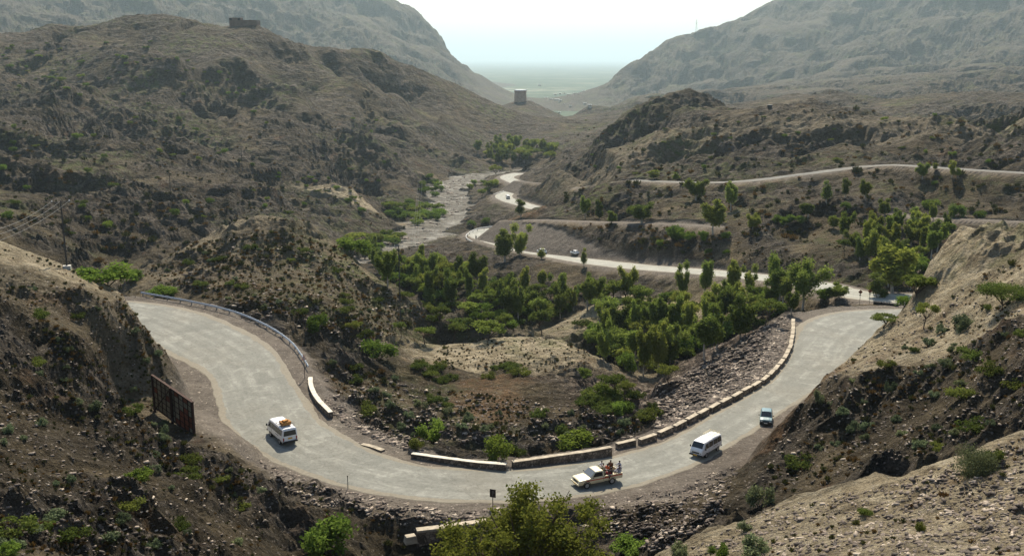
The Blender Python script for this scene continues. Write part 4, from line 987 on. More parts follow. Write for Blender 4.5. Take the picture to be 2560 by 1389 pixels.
# white rails round the distant bends
def far_rail(label, pxs, z, h_=.8):
    pp = catmull([list(Pz(u, v, z)) for u, v in pxs], 1.0); org = Vector(pp[len(pp)//2])-V(0, 0, h_); t = thing('guard_rail', label, 'guard rail', org)
    b = MB(); T_ = np.gradient(pp[:, :2], axis=0); T_ /= np.linalg.norm(T_, axis=1)[:, None]; rings = []
    for i in range(len(pp)):
        q = Vector(pp[i])-org; nx, ny = -T_[i, 1]*.07, T_[i, 0]*.07
        rings.append([(q.x-nx, q.y-ny, q.z-.4), (q.x+nx, q.y+ny, q.z-.4), (q.x+nx, q.y+ny, q.z), (q.x-nx, q.y-ny, q.z)])
    b.loft(rings); b.build('rail', MT['signw'], t)
    for i in range(0, len(pp), 4):
        q = Vector(pp[i])-org; b = MB(); b.box((q.x, q.y, q.z-.7), (.16, .16, 1.0)); b.build('post', MT['post'], t)
far_rail('white guard rail curving round the outside of the second bend above the riverbed', [(1263, 563), (1228, 565), (1200, 569), (1180, 576), (1168, 584), (1165, 590), (1170, 597), (1181, 603)], -65.2)
far_rail('short white rail on the most distant bend above the riverbed', [(1234, 485), (1246, 481), (1260, 477)], -74.2)

# billboard seen from behind
A_ = Vector(P(388, 1034, 112)); B_ = Vector(P(485, 1078, 103)); B_.z = A_.z = (A_.z+B_.z)/2
ax = (B_-A_); Lb = ax.length; ang_ = math.atan2(ax.y, ax.x)
bb = thing('billboard', 'large rusty framed billboard seen from behind beside the left bend', 'billboard', A_, ang_)
Hh = 3.85
s_ = MB(); s_.cur = 0
cols = 9; rws = 6; pm = [MT['sheet'], MT['rsheet'], MT['rust']]
for i in range(cols):
    for j in range(rws):
        s_.cur = 1 if (i > 4 and j < 3 and random.random() < .7) or random.random() < .12 else 0
        x0 = Lb*i/cols; z0 = .15+(Hh-.15)*j/rws
        s_.box((x0+Lb/cols/2, .06, z0+(Hh-.15)/rws/2), (Lb/cols-.03, .03, (Hh-.15)/rws-.03))
s_.build('panel', pm, bb)
f_ = MB()
for x in (0, Lb): f_.box((x, 0, Hh/2-.3), (.3, .22, Hh+.6))
f_.box((Lb*.5, -.12, Hh/2-.25), (.24, .24, Hh+.7))
f_.box((Lb/2, .02, Hh+.02), (Lb+.3, .26, .12)); f_.box((Lb/2, .0, .12), (Lb, .12, .12))
f_.build('frame', MT['rust'], bb)
f_ = MB()
for i in range(1, cols): f_.box((Lb*i/cols, .0, Hh/2+.07), (.07, .07, Hh-.15))
for j in range(1, rws): f_.box((Lb/2, .03, .15+(Hh-.15)*j/rws), (Lb, .04, .06))
f_.build('stud', MT['rust'], bb)
f_ = MB(); f_.tube([(.9, -.35, .1), (Lb*.48, -.1, Hh-.2)], .06, 6); f_.build('brace', MT['rust'], bb)
# signs
def sign_post(name, label, u, v, hpx, build, cat='road sign', zo=0, D=None):
    h_ = hit(u, v) if D is None else Vector(P(u, v, D))
    s1 = FPX/(h_.y*CP-h_.z*SP); H_ = hpx/s1/CP
    t = thing(name, label, cat, h_-V(0, 0, .05), 0); m_ = MB(); m_.tube([(0, 0, -.3), (0, 0, H_)], .04, 6); m_.build('post', MT['dark'], t); build(t, H_); return t
def tri(t, H_):
    for k, (m_, r_, y_) in enumerate(((MT['signred'], .46, 0), (MT['signw'], .30, -.012))):
        q = MB(); pts_ = [(r_*math.cos(a1)*.75-.08*0, y_, H_-.18+r_*math.sin(a1)) for a1 in (PI/2, PI/2+2.094, PI/2+4.188)]
        q.add([*pts_, *[(x, y+.02, z) for x, y, z in pts_]], [(0, 1, 2), (5, 4, 3), (0, 3, 4, 1), (1, 4, 5, 2), (2, 5, 3, 0)]); q.build('sign_plate' if k == 0 else 'sign_face', m_, t)
sign_post('warning_sign', 'red and white triangular warning sign at the end of the guard rail', 762, 946, 56, tri).rotation_euler.z = .5
def board(t, H_):
    q = MB(); q.box((0, 0, H_-.35), (.60, .03, .82)); q.build('board', MT['dark'], t)
    q = MB(); q.box((0, -.02, H_-.35), (.06, .03, .5)); q.box((.12, -.02, H_-.25), (.04, .03, .3)); q.build('bracket', MT['post'], t)
sign_post('road_sign', 'small dark rectangular road sign seen from behind at the near road edge', 1232, 1266, 46, board, D=94.2).rotation_euler.z = -.35
sign_post('marker_post', 'thin dark marker post standing at the near road edge', 870, 1222, 32, lambda t, H_: (lambda q: (q.box((0, 0, H_), (.1, .06, .12)), q.build('post_cap', MT['rust'], t)))(MB()), cat='post')
def diamond(t, H_):
    q = MB(); q.box((0, 0, H_-.3), (.62, .03, .62), M=Matrix.Rotation(PI/4, 3, 'Y')); q.build('sign_plate', MT['signo'], t)
    q = MB(); q.box((0, 0, H_-.92), (.4, .03, .16)); q.build('sub_plate', MT['dark'], t)
sign_post('road_sign', 'diamond shaped orange backed road sign at the far bend, left of the pair', 2149, 759, 34, diamond, D=192)
sign_post('road_sign', 'diamond shaped orange backed road sign half hidden by a bush, right of the pair', 2173, 757, 34, diamond, D=193)
# burnt wall of drums by the far bend
c0 = Vector(P(2182, 762, 187)); c1 = Vector(P(2240, 766, 185)); d = c1-c0
t = thing('drum_row', 'row of sooty black oil drums laid along the gravel by the far bend', 'oil drums', c0, math.atan2(d.y, d.x))
for i in range(6):
    q = MB(); q.disc((.4+.74*i, 0, .42), (1, .15*(-1)**i, 0), .36+.03*(i % 2), .66, 12); q.disc((.4+.74*i, 0, .42), (1, .15*(-1)**i, 0), .38+.03*(i % 2), .06, 12); q.build('drum', MT['soot'], t)
q = MB(); q.box((5.3, 0, .15), (1.5, .9, .3), .1); tag(q.build('concrete_slab', MT['conc'], None), 'pale broken concrete slab lying beside the black drums', 'slab').location = c0
# culvert headwall under the near road edge
def head(pxs, z, w_, name, label):
    pp = [Vector(Pz(u, v, z)) for u, v in pxs]; org = pp[0]-V(0, 0, 4.0); t = thing(name, label, 'retaining wall', org)
    for nm, m_, w1, za, zb in (('wall', MT['stonew'], w_, -6, 3.78), ('coping', MT['plaster'], w_+.16, 3.78, 4.0)):
        b = MB(); rings = []
        for i, p_ in enumerate(pp):
            d = pp[min(i+1, len(pp)-1)]-pp[max(i-1, 0)]; n_ = V(-d.y, d.x, 0).normalized()*w1/2; q = p_-org
            rings.append([(q.x-n_.x, q.y-n_.y, za), (q.x+n_.x, q.y+n_.y, za), (q.x+n_.x, q.y+n_.y, zb), (q.x-n_.x, q.y-n_.y, zb)])
        b.loft(rings); b.build(nm, m_, t)
head([(1041, 1322), (1110, 1314), (1206, 1300)], -41.3, .55, 'culvert_wall', 'stone culvert wall with a pale top, left of the big tree under the road')
head([(1206, 1300), (1238, 1288), (1250, 1268)], -41.3, .5, 'culvert_wall', 'short stone wing wall running from the culvert up to the dark road sign')
head([(1390, 1292), (1440, 1303), (1478, 1316)], -41.5, .5, 'culvert_wall', 'stone culvert wall showing to the right of the big tree')
q = MB(); q.box((0, 0, 0), (1.1, .8, .7), .4, taper=.2); o = tag(q.build('fallen_block', MT['plaster'], None, bevel=.05), 'pale fallen masonry block at the left foot of the culvert wall', 'stone block'); o.location = P(1026, 1346, 87)
# poles and lines
def pole(label, u, v, hpx, D=None, r=.11, arm=1.6, name='utility_pole', arm_rz=0.0, foot=False):
    h_ = hit(u, v) if D is None else Vector(P(u, v, D)); s1 = FPX/(h_.y*CP-h_.z*SP); H_ = hpx/s1/CP
    t = thing(name, label, 'utility pole', h_-V(0, 0, .1), arm_rz); b = MB(); b.tube([(0, 0, -.5), (0, 0, H_)], [r, r*.65], 8); b.build('pole', MT['wood'], t)
    if arm:
        b = MB(); b.box((0, 0, H_-.25), (arm, .1, .1)); b.build('crossarm', MT['wood'], t)
        for x in (-arm*.45, 0, arm*.45):
            b = MB(); b.disc((x, 0, H_-.1), (0, 0, 1), .06, .18, 8); b.build('insulator', MT['signw'], t)
    if foot:
        b = MB(); b.box((0, 0, .1), (.9, .9, .8)); b.build('footing', MT['conc'], t)
    return t, H_
pl, Hp = pole('tall slender utility pole with a concrete foot on the crest of the near left hill', 168, 672, 170, r=.12, arm=2.2, arm_rz=.3, foot=True)
pole('dark utility pole on the ridge below the left hill, left of the two far poles', 427, 488, 52, r=.16)
pole('dark utility pole on the left hillside, right of the two far poles', 606, 432, 54, r=.18)
pole('tall slender utility pole on the right flank of the left mound', 1001, 797, 180, r=.13, arm=1.8)
pole('thin short dark post behind the end of the guard rail', 765, 862, 48, r=.05, arm=0, name='thin_post')
hf, Hf = pole('wooden pole with crossbar among the ravine trees, left leg of the frame', 1022, 724, 34, D=330, r=.14, arm=3.6)
tp = pl.location+V(0, 0, Hp-.1)
for k, (off, u1, v1) in enumerate(((-1.0, -120, 590), (0, -120, 610), (1.0, -120, 632))):
    a1 = tp+V(off*math.cos(.3), off*math.sin(.3), 0); b1 = Vector(P(u1, v1, 95)); q = MB()
    q.tube([a1.lerp(b1, t_)-V(0, 0, 4*1.0*t_*(1-t_)) for t_ in np.linspace(0, 1, 20)], .013, 4)
    tag(q.build('power_line', MT['wire'], None), ['upper', 'middle', 'lower'][k]+' power line running left from the tall pole on the near left hill', 'power line', 'power lines at the left')
for k, dx in enumerate((-.9, .2, 1.5)):
    a1 = hf.location+V(dx, 0, Hf-.1); b1 = Vector(P(1050+dx*4, 470, 640)); b1.z += 6; q = MB()
    q.tube([a1.lerp(b1, t_)-V(0, 0, 4*4*t_*(1-t_)) for t_ in np.linspace(0, 1, 24)], .022, 4)
    tag(q.build('power_line', MT['wire'], None), 'pale power line strung from the ravine frame over the riverbed', 'power line', 'power lines over the riverbed')

# ---------------------------------------------------------------- forts and far buildings
def crest(u, v0, v1, ymax):
    for v in range(v0, v1):
        q_ = hit(u, v)
        if q_ is not None and q_.y < ymax: return q_
    return Vector(P(u, v1, ymax*.8))
h_ = crest(612, 20, 140, 1300)
D_ = h_.y*CP-h_.z*SP; s1 = FPX/D_
zb = h_.z-2.5; zt = h_.z+17*D_/FPX; x0 = P(577, 60, D_)[0]; x1 = P(605, 60, D_)[0]; x2 = P(646, 60, D_)[0]; zw = h_.z+10.5*D_/FPX
ft = thing('fort', 'small mud walled fort with a square tower on the crest of the left hill', 'fort', (x1, h_.y, zb))
q = MB(); q.box(((x0-x1)/2, 0, (zt-zb)/2), (x1-x0, 9, zt-zb)); q.build('tower', MT['mudd'], ft)
for xa in (x0-x1+1.3, -1.3):
    q = MB(); q.box((xa, -4.55, zt-zb-1.3), (2.2, .2, 2.0)); q.build('window_opening', MT['dark'], ft)
q = MB(); q.box(((x2-x1)/2+.01, 1.0, (zw-zb)/2), (x2-x1, 13, zw-zb)); q.build('wall', MT['mudd'], ft)
q = MB(); q.box(((x2-x1)/2, 1.0, zw-zb+.1), (x2-x1+.3, 13.3, .25)); q.build('parapet', MT['mudd'], ft)
q = MB(); q.box(((x0-x1)/2, 0, zt-zb+.12), (x1-x0+.5, 9.5, .3)); q.build('roof', MT['conc'], ft)
D_ = 1490.0; c = Vector(P(1301, 253, D_)); r_ = 15.5*D_/FPX; H_ = 26*D_/FPX
tw = thing('watch_tower', 'round brick watch tower with pale roof on the conical hill', 'tower', c)
q = MB(); q.loft([[(r_*k*math.cos(a1), r_*k*math.sin(a1), z) for a1 in np.linspace(0, 2*PI, 10, endpoint=False)] for z, k in ((-4, 1.0), (H_*.5, .97), (H_*.84, .96), (H_, 1.03))]); q.build('wall', MT['mud'], tw)
q = MB(); q.loft([[(r_*k*math.cos(a1), r_*k*math.sin(a1), z) for a1 in np.linspace(0, 2*PI, 10, endpoint=False)] for z, k in ((H_+.01, .99), (H_+1.1, .96))]); q.build('roof', MT['roofw'], tw)
h_ = hit(1924, 270) or Vector(P(1924, 270, 900)); D_ = h_.y*CP-h_.z*SP; k = D_/FPX
hut = thing('hut', 'tiny dark hut with a pale flat roof on the ridge below the right mountain', 'hut', h_)
q = MB(); q.box((0, 0, 2.4*k), (10*k, 8*k, 7*k)); q.build('wall', MT['dark'], hut); q = MB(); q.box((0, 0, 6.3*k), (11*k, 9*k, .8*k)); q.build('roof', MT['conc'], hut)
# pylon on the right mountain
h_ = None
for v in range(95, 150):
    h_ = hit(1740, v)
    if h_ is not None: break
Dp = h_.y*CP-h_.z*SP; Hp = 34*Dp/FPX
py = thing('pylon', 'faint lattice pylon on the skyline of the right mountain', 'pylon', h_-V(0, 0, 1))
for sx_, sy_ in ((-1, -1), (1, -1), (1, 1), (-1, 1)):
    q = MB(); q.tube([(sx_*3.4, sy_*3.4, 0), (sx_*.9, sy_*.9, Hp*.7), (0, 0, Hp)], .22, 4); q.build('leg', MT['post'], py)
q = MB()
for k in range(6):
    za = Hp*.7*k/6; zb_ = Hp*.7*(k+1)/6; wa = 3.4-2.5*k/6; wb_ = 3.4-2.5*(k+1)/6
    q.tube([(-wa, -wa, za), (wb_, -wb_, zb_)], .12, 4); q.tube([(wa, -wa, za), (-wb_, -wb_, zb_)], .12, 4)
q.build('bracing', MT['post'], py)
for z, w_ in ((.62, 5), (.74, 6), (.86, 4)):
    q = MB(); q.box((0, 0, Hp*z), (w_*2, .3, .35)); q.build('crossarm', MT['post'], py)
# houses on the plain
lst = [(1378, 250, 9, 2.4), (1392, 251, 12, 2.6), (1401, 254, 7, 4), (1398, 258, 3, 3), (1409, 262, 3, 2), (1426, 269, 6, 4), (1349, 214, 7, 2), (1400, 235, 6, 2), (1388, 237, 8, 1.6), (1411, 234, 5, 2), (1421, 237, 9, 1.6), (1437, 235, 6, 2), (1446, 235, 4, 1.6), (1460, 229, 7, 1.6), (1365, 246, 9, 1.6), (1398, 282, 6, 2), (1462, 262, 7, 3), (1474, 266, 8, 4), (1475, 274, 4, 2)]
for i, (u, v, w_, hh) in enumerate(lst):
    h_ = hit(u, v)
    z_ = -156.0
    if h_ is None or h_.z < z_: h_ = Vector(Pz(u, v, z_))
    k = (h_.y*CP-h_.z*SP)/FPX
    t = thing('white_house', 'small white house on the hazy plain beyond the watch tower', 'house', h_, (i*.7) % .6-.3, 'white houses on the far plain')
    q = MB(); q.box((0, 0, hh*k/2-2), (w_*k, w_*k*.7, hh*k+4)); q.build('wall', MT['plaster'], t); q = MB(); q.box((0, 0, hh*k+.3), (w_*k+1, w_*k*.7+1, .6)); q.build('roof', MT['roofw'], t)
# far traffic and walkers
p, a_ = place_on(1270, 497, THIRD)
make_van('distant white minibus on the farthest stretch of the road by the riverbed', p, PI/2+.1, rack='load', scale=1.1)
p, a_ = place_on(1355, 634, SECOND)
make_car('distant white car on the middle road behind a roadside sapling', p, a_, 'white', scale=1.2)
p, a_ = place_on(1435, 640, SECOND)
o = make_car('distant white car nosed against the cut face of the middle road', hit(1437, 639), a_+.2, 'white', scale=.9); o.location.z = ground_z(o.location.x, o.location.y)
p, a_ = place_on(1190, 599, SECOND); make_person('lone distant person in dark clothes standing on the edge of the middle bend', p, 1.0, 'stand', 'ck', 'ck')
p, a_ = place_on(1297, 627, SECOND); make_person('distant person in dark clothes walking on the middle road, right of the pair', p, -.5, 'walk', 'ck', 'ck', group='walkers on the middle road')
p, a_ = place_on(1291, 626, SECOND); make_person('distant person in pale green clothes walking on the middle road, left of the pair', p, -.5, 'walk', 'cgr', 'cw', group='walkers on the middle road')
# ---------------------------------------------------------------- foliage
def leaf_mat(name, a, b, trans=.35, scale=1.2):
    m = bpy.data.materials.new(name); m.use_nodes = True; t = m.node_tree; t.nodes.clear(); s = NT.__new__(NT); s.m = m; s.t = t; s.geo = None
    out = t.nodes.new('ShaderNodeOutputMaterial'); d = t.nodes.new('ShaderNodeBsdfDiffuse'); tr = t.nodes.new('ShaderNodeBsdfTranslucent'); mx = t.nodes.new('ShaderNodeMixShader')
    n = s.noise(scale, 3, .6); oi = t.nodes.new('ShaderNodeObjectInfo')
    hu = t.nodes.new('ShaderNodeMath'); hu.operation = 'FRACT'; m7 = s.math('MULTIPLY', oi.outputs['Random'], 7.31); t.links.new(m7, hu.inputs[0])
    c = s.mix(s.math('ADD', s.math('MULTIPLY', s.ramp(n, [(.35, 0.0), (.65, 1.0)]), .6), s.math('MULTIPLY', hu.outputs[0], .4)), a, b)
    c = s.mix(s.math('MULTIPLY', s.ramp(hu.outputs[0], [(.55, 0.0), (1.0, 1.0)]), .45), c, tuple(x*k_ for x, k_ in zip(b, (1.25, 1.05, .8))))
    v = s.ramp(oi.outputs['Random'], [(0, .66), (1, 1.35)]); c = s.mix(1.0, c, v, 'MULTIPLY')
    t.links.new(c, d.inputs[0]); t.links.new(c, tr.inputs[0]); mx.inputs[0].default_value = trans
    t.links.new(d.outputs[0], mx.inputs[1]); t.links.new(tr.outputs[0], mx.inputs[2]); t.links.new(mx.outputs[0], out.inputs[0]); return m
LM = dict(euc=leaf_mat('eucalyptus_leaves', (.095, .14, .03), (.22, .26, .055), .5), aca=leaf_mat('acacia_leaves', (.075, .11, .022), (.14, .165, .04), .4),
          bush=leaf_mat('bush_leaves', (.078, .13, .022), (.155, .215, .04), .4), grey=leaf_mat('grey_green_leaves', (.09, .12, .06), (.16, .19, .10), .25),
          bright=leaf_mat('bright_leaves', (.06, .09, .02), (.12, .145, .035), .35), brown=leaf_mat('dry_brown_leaves', (.08, .045, .018), (.13, .09, .035), .2),
          tuft=leaf_mat('olive_tuft', (.045, .05, .018), (.09, .095, .03), .2), hero=leaf_mat('yellow_green_leaves', (.10, .125, .02), (.21, .215, .04), .42, 2.2))
def leaves_np(lobes, n, size, rng, shell=.45, up=.25):
    L = np.array(lobes, float); w = L[:, 3]*L[:, 4]*L[:, 5]; w = w**.72; w /= w.sum(); k = rng.choice(len(L), n, p=w)
    d = rng.normal(size=(n, 3)); d /= np.linalg.norm(d, axis=1)[:, None]
    r = rng.random(n)**shell
    c = L[k, :3]+d*L[k, 3:6]*r[:, None]*(1+.18*rng.normal(size=(n, 1)))
    a = rng.normal(size=(n, 3)); a[:, 2] *= .7; a /= np.linalg.norm(a, axis=1)[:, None]
    nn = d*.5+rng.normal(size=(n, 3))*.8; nn[:, 2] += up; b = np.cross(a, nn); b /= np.linalg.norm(b, axis=1)[:, None]+1e-6
    s = size*(.6+.8*rng.random((n, 1)))
    v = np.stack([c-a*s*.6, c+b*s*.42, c+a*s*.6, c-b*s*.42], 1).reshape(-1, 3)
    return v
def quads_mesh(name, v, m):
    me = bpy.data.meshes.new(name); n = len(v)//4
    me.vertices.add(len(v)); me.vertices.foreach_set('co', v.astype(np.float32).ravel())
    me.loops.add(n*4); me.loops.foreach_set('vertex_index', np.arange(n*4, dtype=np.int32))
    me.polygons.add(n); me.polygons.foreach_set('loop_start', np.arange(0, n*4, 4, dtype=np.int32)); me.update()
    me.materials.append(m); return me
def limb_mesh(name, paths, m):
    b = MB()
    for p_, r_ in paths: b.tube(p_, r_, 6)
    me = bpy.data.meshes.new(name); me.from_pydata(b.v, [], b.f); me.materials.append(m); return me
PROTO = {}
def make_euc(key, seed, H=10.0, wid=.20, nl=10, n=2600, leaf=.42, low=.35, m='euc'):
    rg = np.random.default_rng(seed); lobes = []; paths = []
    top = V(rg.normal()*.4, rg.normal()*.4, H*.86)
    fork = V(rg.normal()*.15, rg.normal()*.15, H*low)
    paths.append(([V(0, 0, -.6), V(rg.normal()*.1, rg.normal()*.1, H*low*.5), fork], [.2, .15, .11]))
    nst = 3+int(rg.integers(0, 3))
    for s_ in range(nst):
        th = 2*math.pi*(s_+rg.random()*.6)/nst; rad = H*wid*(.5+.7*rg.random()); hh = H*(.62+.36*rg.random())
        tip = V(math.cos(th)*rad, math.sin(th)*rad, hh); mid = fork.lerp(tip, .5)+V(0, 0, .3)
        paths.append(([fork, mid, tip], [.09, .06, .02]))
        k = max(2, nl//nst+1)
        for j in range(k):
            f = (j+.6)/k; c = fork.lerp(tip, f)+V(rg.normal()*.3, rg.normal()*.3, rg.normal()*.2)
            r_ = H*(.066+.038*rg.random())*(1.15-.35*f)
            lobes.append((c.x, c.y, c.z, r_*1.05, r_*1.05, r_*1.75))
    PROTO[key] = (limb_mesh('trunk', paths, MT['ptrunk']), quads_mesh('crown', leaves_np(lobes, n, leaf, rg), LM[m]), H)
def make_round(key, seed, H, W, n, leaf, m, nl=9, trunk=.28, flat_=.5, bark='trunk', lean=0):
    rg = np.random.default_rng(seed); lobes = []; paths = []
    zb = H*trunk; fork = V(lean*zb, rg.normal()*.05*H, zb)
    if trunk > 0: paths.append(([V(0, 0, -.4), V(lean*zb*.2, 0, zb*.5), fork], [.035*H, .03*H, .024*H]))
    for s_ in range(nl):
        th = 2*math.pi*rg.random(); rad = W/2*rg.random()**.5*.78; z = H*(trunk+(1-trunk)*(.45+.38*rg.random()*(1-(rad/(W/2))**2*.6))) if trunk > 0 else H*(.25+.45*rg.random()*(1-(rad/(W/2))**2*.5))
        c = V(lean*zb+math.cos(th)*rad, math.sin(th)*rad, z); r_ = W*(.13+.09*rg.random())
        lobes.append((c.x, c.y, c.z, r_, r_, r_*flat_*(1.0 if trunk > 0 else 1.2)))
        if trunk > 0 and s_ < 6: paths.append(([fork, fork.lerp(c, .5)+V(0, 0, .03*H), c], [.018*H, .012*H, .005*H]))
        elif trunk == 0 and s_ < 4: paths.append(([V(0, 0, -.2), V(0, 0, 0).lerp(c, .5), c], [.015*H, .01*H, .004*H]))
    PROTO[key] = (limb_mesh('trunk', paths, MT[bark]), quads_mesh('crown', leaves_np(lobes, n, leaf, rg), LM[m]), H)
for i in range(9): make_euc('E%d' % i, 100+i*7, wid=(.12, .2, .28, .16, .24, .1, .3, .18, .22)[i], n=6000, nl=(9, 13, 17, 11, 14, 8, 18, 12, 10)[i], leaf=.31, low=(.3, .38, .28, .45, .34, .25, .36, .42, .2)[i])
for i in range(3): make_euc('P%d' % i, 130+i, wid=.08, nl=9, n=2600, leaf=.3, low=.25)
for i in range(4): make_round('A%d' % i, 150+i, 5.0, 6.0, 1900, .26, 'aca', nl=9, trunk=.36, flat_=.42, lean=(-.5, .4, .1, -.2)[i])
for i in range(4): make_round('R%d' % i, 170+i, 4.0, 4.2, 2000, .24, 'bush', nl=12, trunk=0, flat_=.9)
for i in range(3): make_round('L%d' % i, 180+i, 1.6, 3.4, 1500, .17, 'bright', nl=10, trunk=0, flat_=.55)
for i in range(3): make_round('G%d' % i, 190+i, 1.5, 2.0, 1500, .12, 'grey', nl=9, trunk=0, flat_=.8)
for i in range(3): make_round('D%d' % i, 195+i, 4.6, 4.6, 2300, .24, 'euc', nl=13, trunk=.12, flat_=.8)
make_euc('H0', 301, H=11, wid=.24, nl=22, n=9000, leaf=.24, low=.42)
def make_big():
    rg = np.random.default_rng(333); lobes = []; paths = []; k = 78.0/FPX
    for u, v, r in ((1160, 1335, 44), (1120, 1375, 44), (1200, 1300, 34), (1275, 1262, 42), (1335, 1240, 50), (1395, 1262, 40), (1240, 1330, 58), (1330, 1310, 66), (1415, 1330, 58), (1478, 1292, 34), (1500, 1335, 42), (1380, 1385, 70), (1255, 1395, 66), (1450, 1395, 60), (1160, 1420, 60), (1330, 1450, 80), (1215, 1470, 70), (1450, 1470, 70), (1412, 1222, 14), (1420, 1205, 9), (1445, 1250, 16), (1225, 1262, 20)):
        x, z = (u-1310)*k, (1500-v)*k
        for j in range(3 if r > 30 else 1):
            q_ = r*k*(.62+.3*rg.random()); c = V(x+rg.normal()*r*k*.35, rg.normal()*2.2 if r > 30 else rg.normal()*.5, z+rg.normal()*r*k*.22)
            lobes.append((c.x, c.y, c.z, q_, q_, q_*.72))
        paths.append(([V(0, 0, 1), V(x*.4, 0, z*.55), V(x, 0, z)], [.16, .1, .03]))
    paths.append(([V(0, 0, -8), V(.1, 0, -2), V(0, 0, 1.6)], [.42, .36, .28]))
    PROTO['BIG'] = (limb_mesh('trunk', paths, MT['trunk']), quads_mesh('crown', leaves_np(lobes, 34000, .2, rg, .6), LM['hero']), 8.9)
make_big()
make_round('YG', 334, 5.5, 9.0, 9000, .17, 'bright', nl=26, trunk=.2, flat_=.5, lean=.3)
make_round('HG', 335, 2.2, 5.0, 9000, .10, 'grey', nl=24, trunk=0, flat_=.75)
CATS = dict(E='tree', P='tree', A='tree', R='bush', L='bush', G='bush', D='tree', H='tree', B='tree', Y='tree')
KINDN = dict(E='eucalyptus_tree', P='eucalyptus_tree', A='acacia_tree', R='green_bush', L='low_bush', G='grey_shrub', D='round_tree', H='eucalyptus_tree', B='broadleaf_tree', Y='acacia_tree')
n_plants = 0
def plant(key, loc, h, label, group=None, wscale=1.0, rz=None):
    global n_plants
    n_plants += 1
    tr, cr_, H = PROTO[key]; s = h/H
    t = thing(KINDN[key[0]] if key != 'HG' else 'grey_shrub', label, CATS[key[0]] if key != 'HG' else 'bush', loc, RNG.random()*6.28 if rz is None else rz, group)
    t.scale = (s*wscale, s*wscale, s)
    a1 = bpy.data.objects.new('trunk' if key[0] not in 'RLG' and key != 'HG' else 'stems', tr); COL.objects.link(a1); a1.parent = t
    a2 = bpy.data.objects.new('crown' if key[0] not in 'RLG' and key != 'HG' else 'foliage', cr_); COL.objects.link(a2); a2.parent = t
    return t
def pick(k):
    cnt = {'E': 9, 'P': 3, 'A': 4, 'R': 4, 'L': 3, 'G': 3, 'D': 3}[k]; return k+str(int(RNG.integers(cnt)))
def plant_px(k, u, v, hpx, label, group=None, wpx=None, D=None, wf=None):
    p = hit(u, v) if D is None else Vector(P(u, v, D))
    if p is None: return None
    if D is not None: p.z = ground_z(p.x, p.y)
    s1 = FPX/(p.y*CP-p.z*SP); h_ = hpx/s1/CP
    key = k if k in PROTO else pick(k); H = PROTO[key][2]; ws = 1.0
    if wpx:
        w0 = {'A': 6.0, 'R': 4.2, 'L': 3.4, 'G': 2.0, 'D': 4.6, 'E': 4.4, 'P': 2.6, 'H': 5.5, 'B': 15.0, 'Y': 9.0}[key[0]] if key != 'HG' else 5.0
        ws = (wpx/s1)/(w0*h_/H)
    return plant(key, p-V(0, 0, .05*h_), h_, label, group, ws)
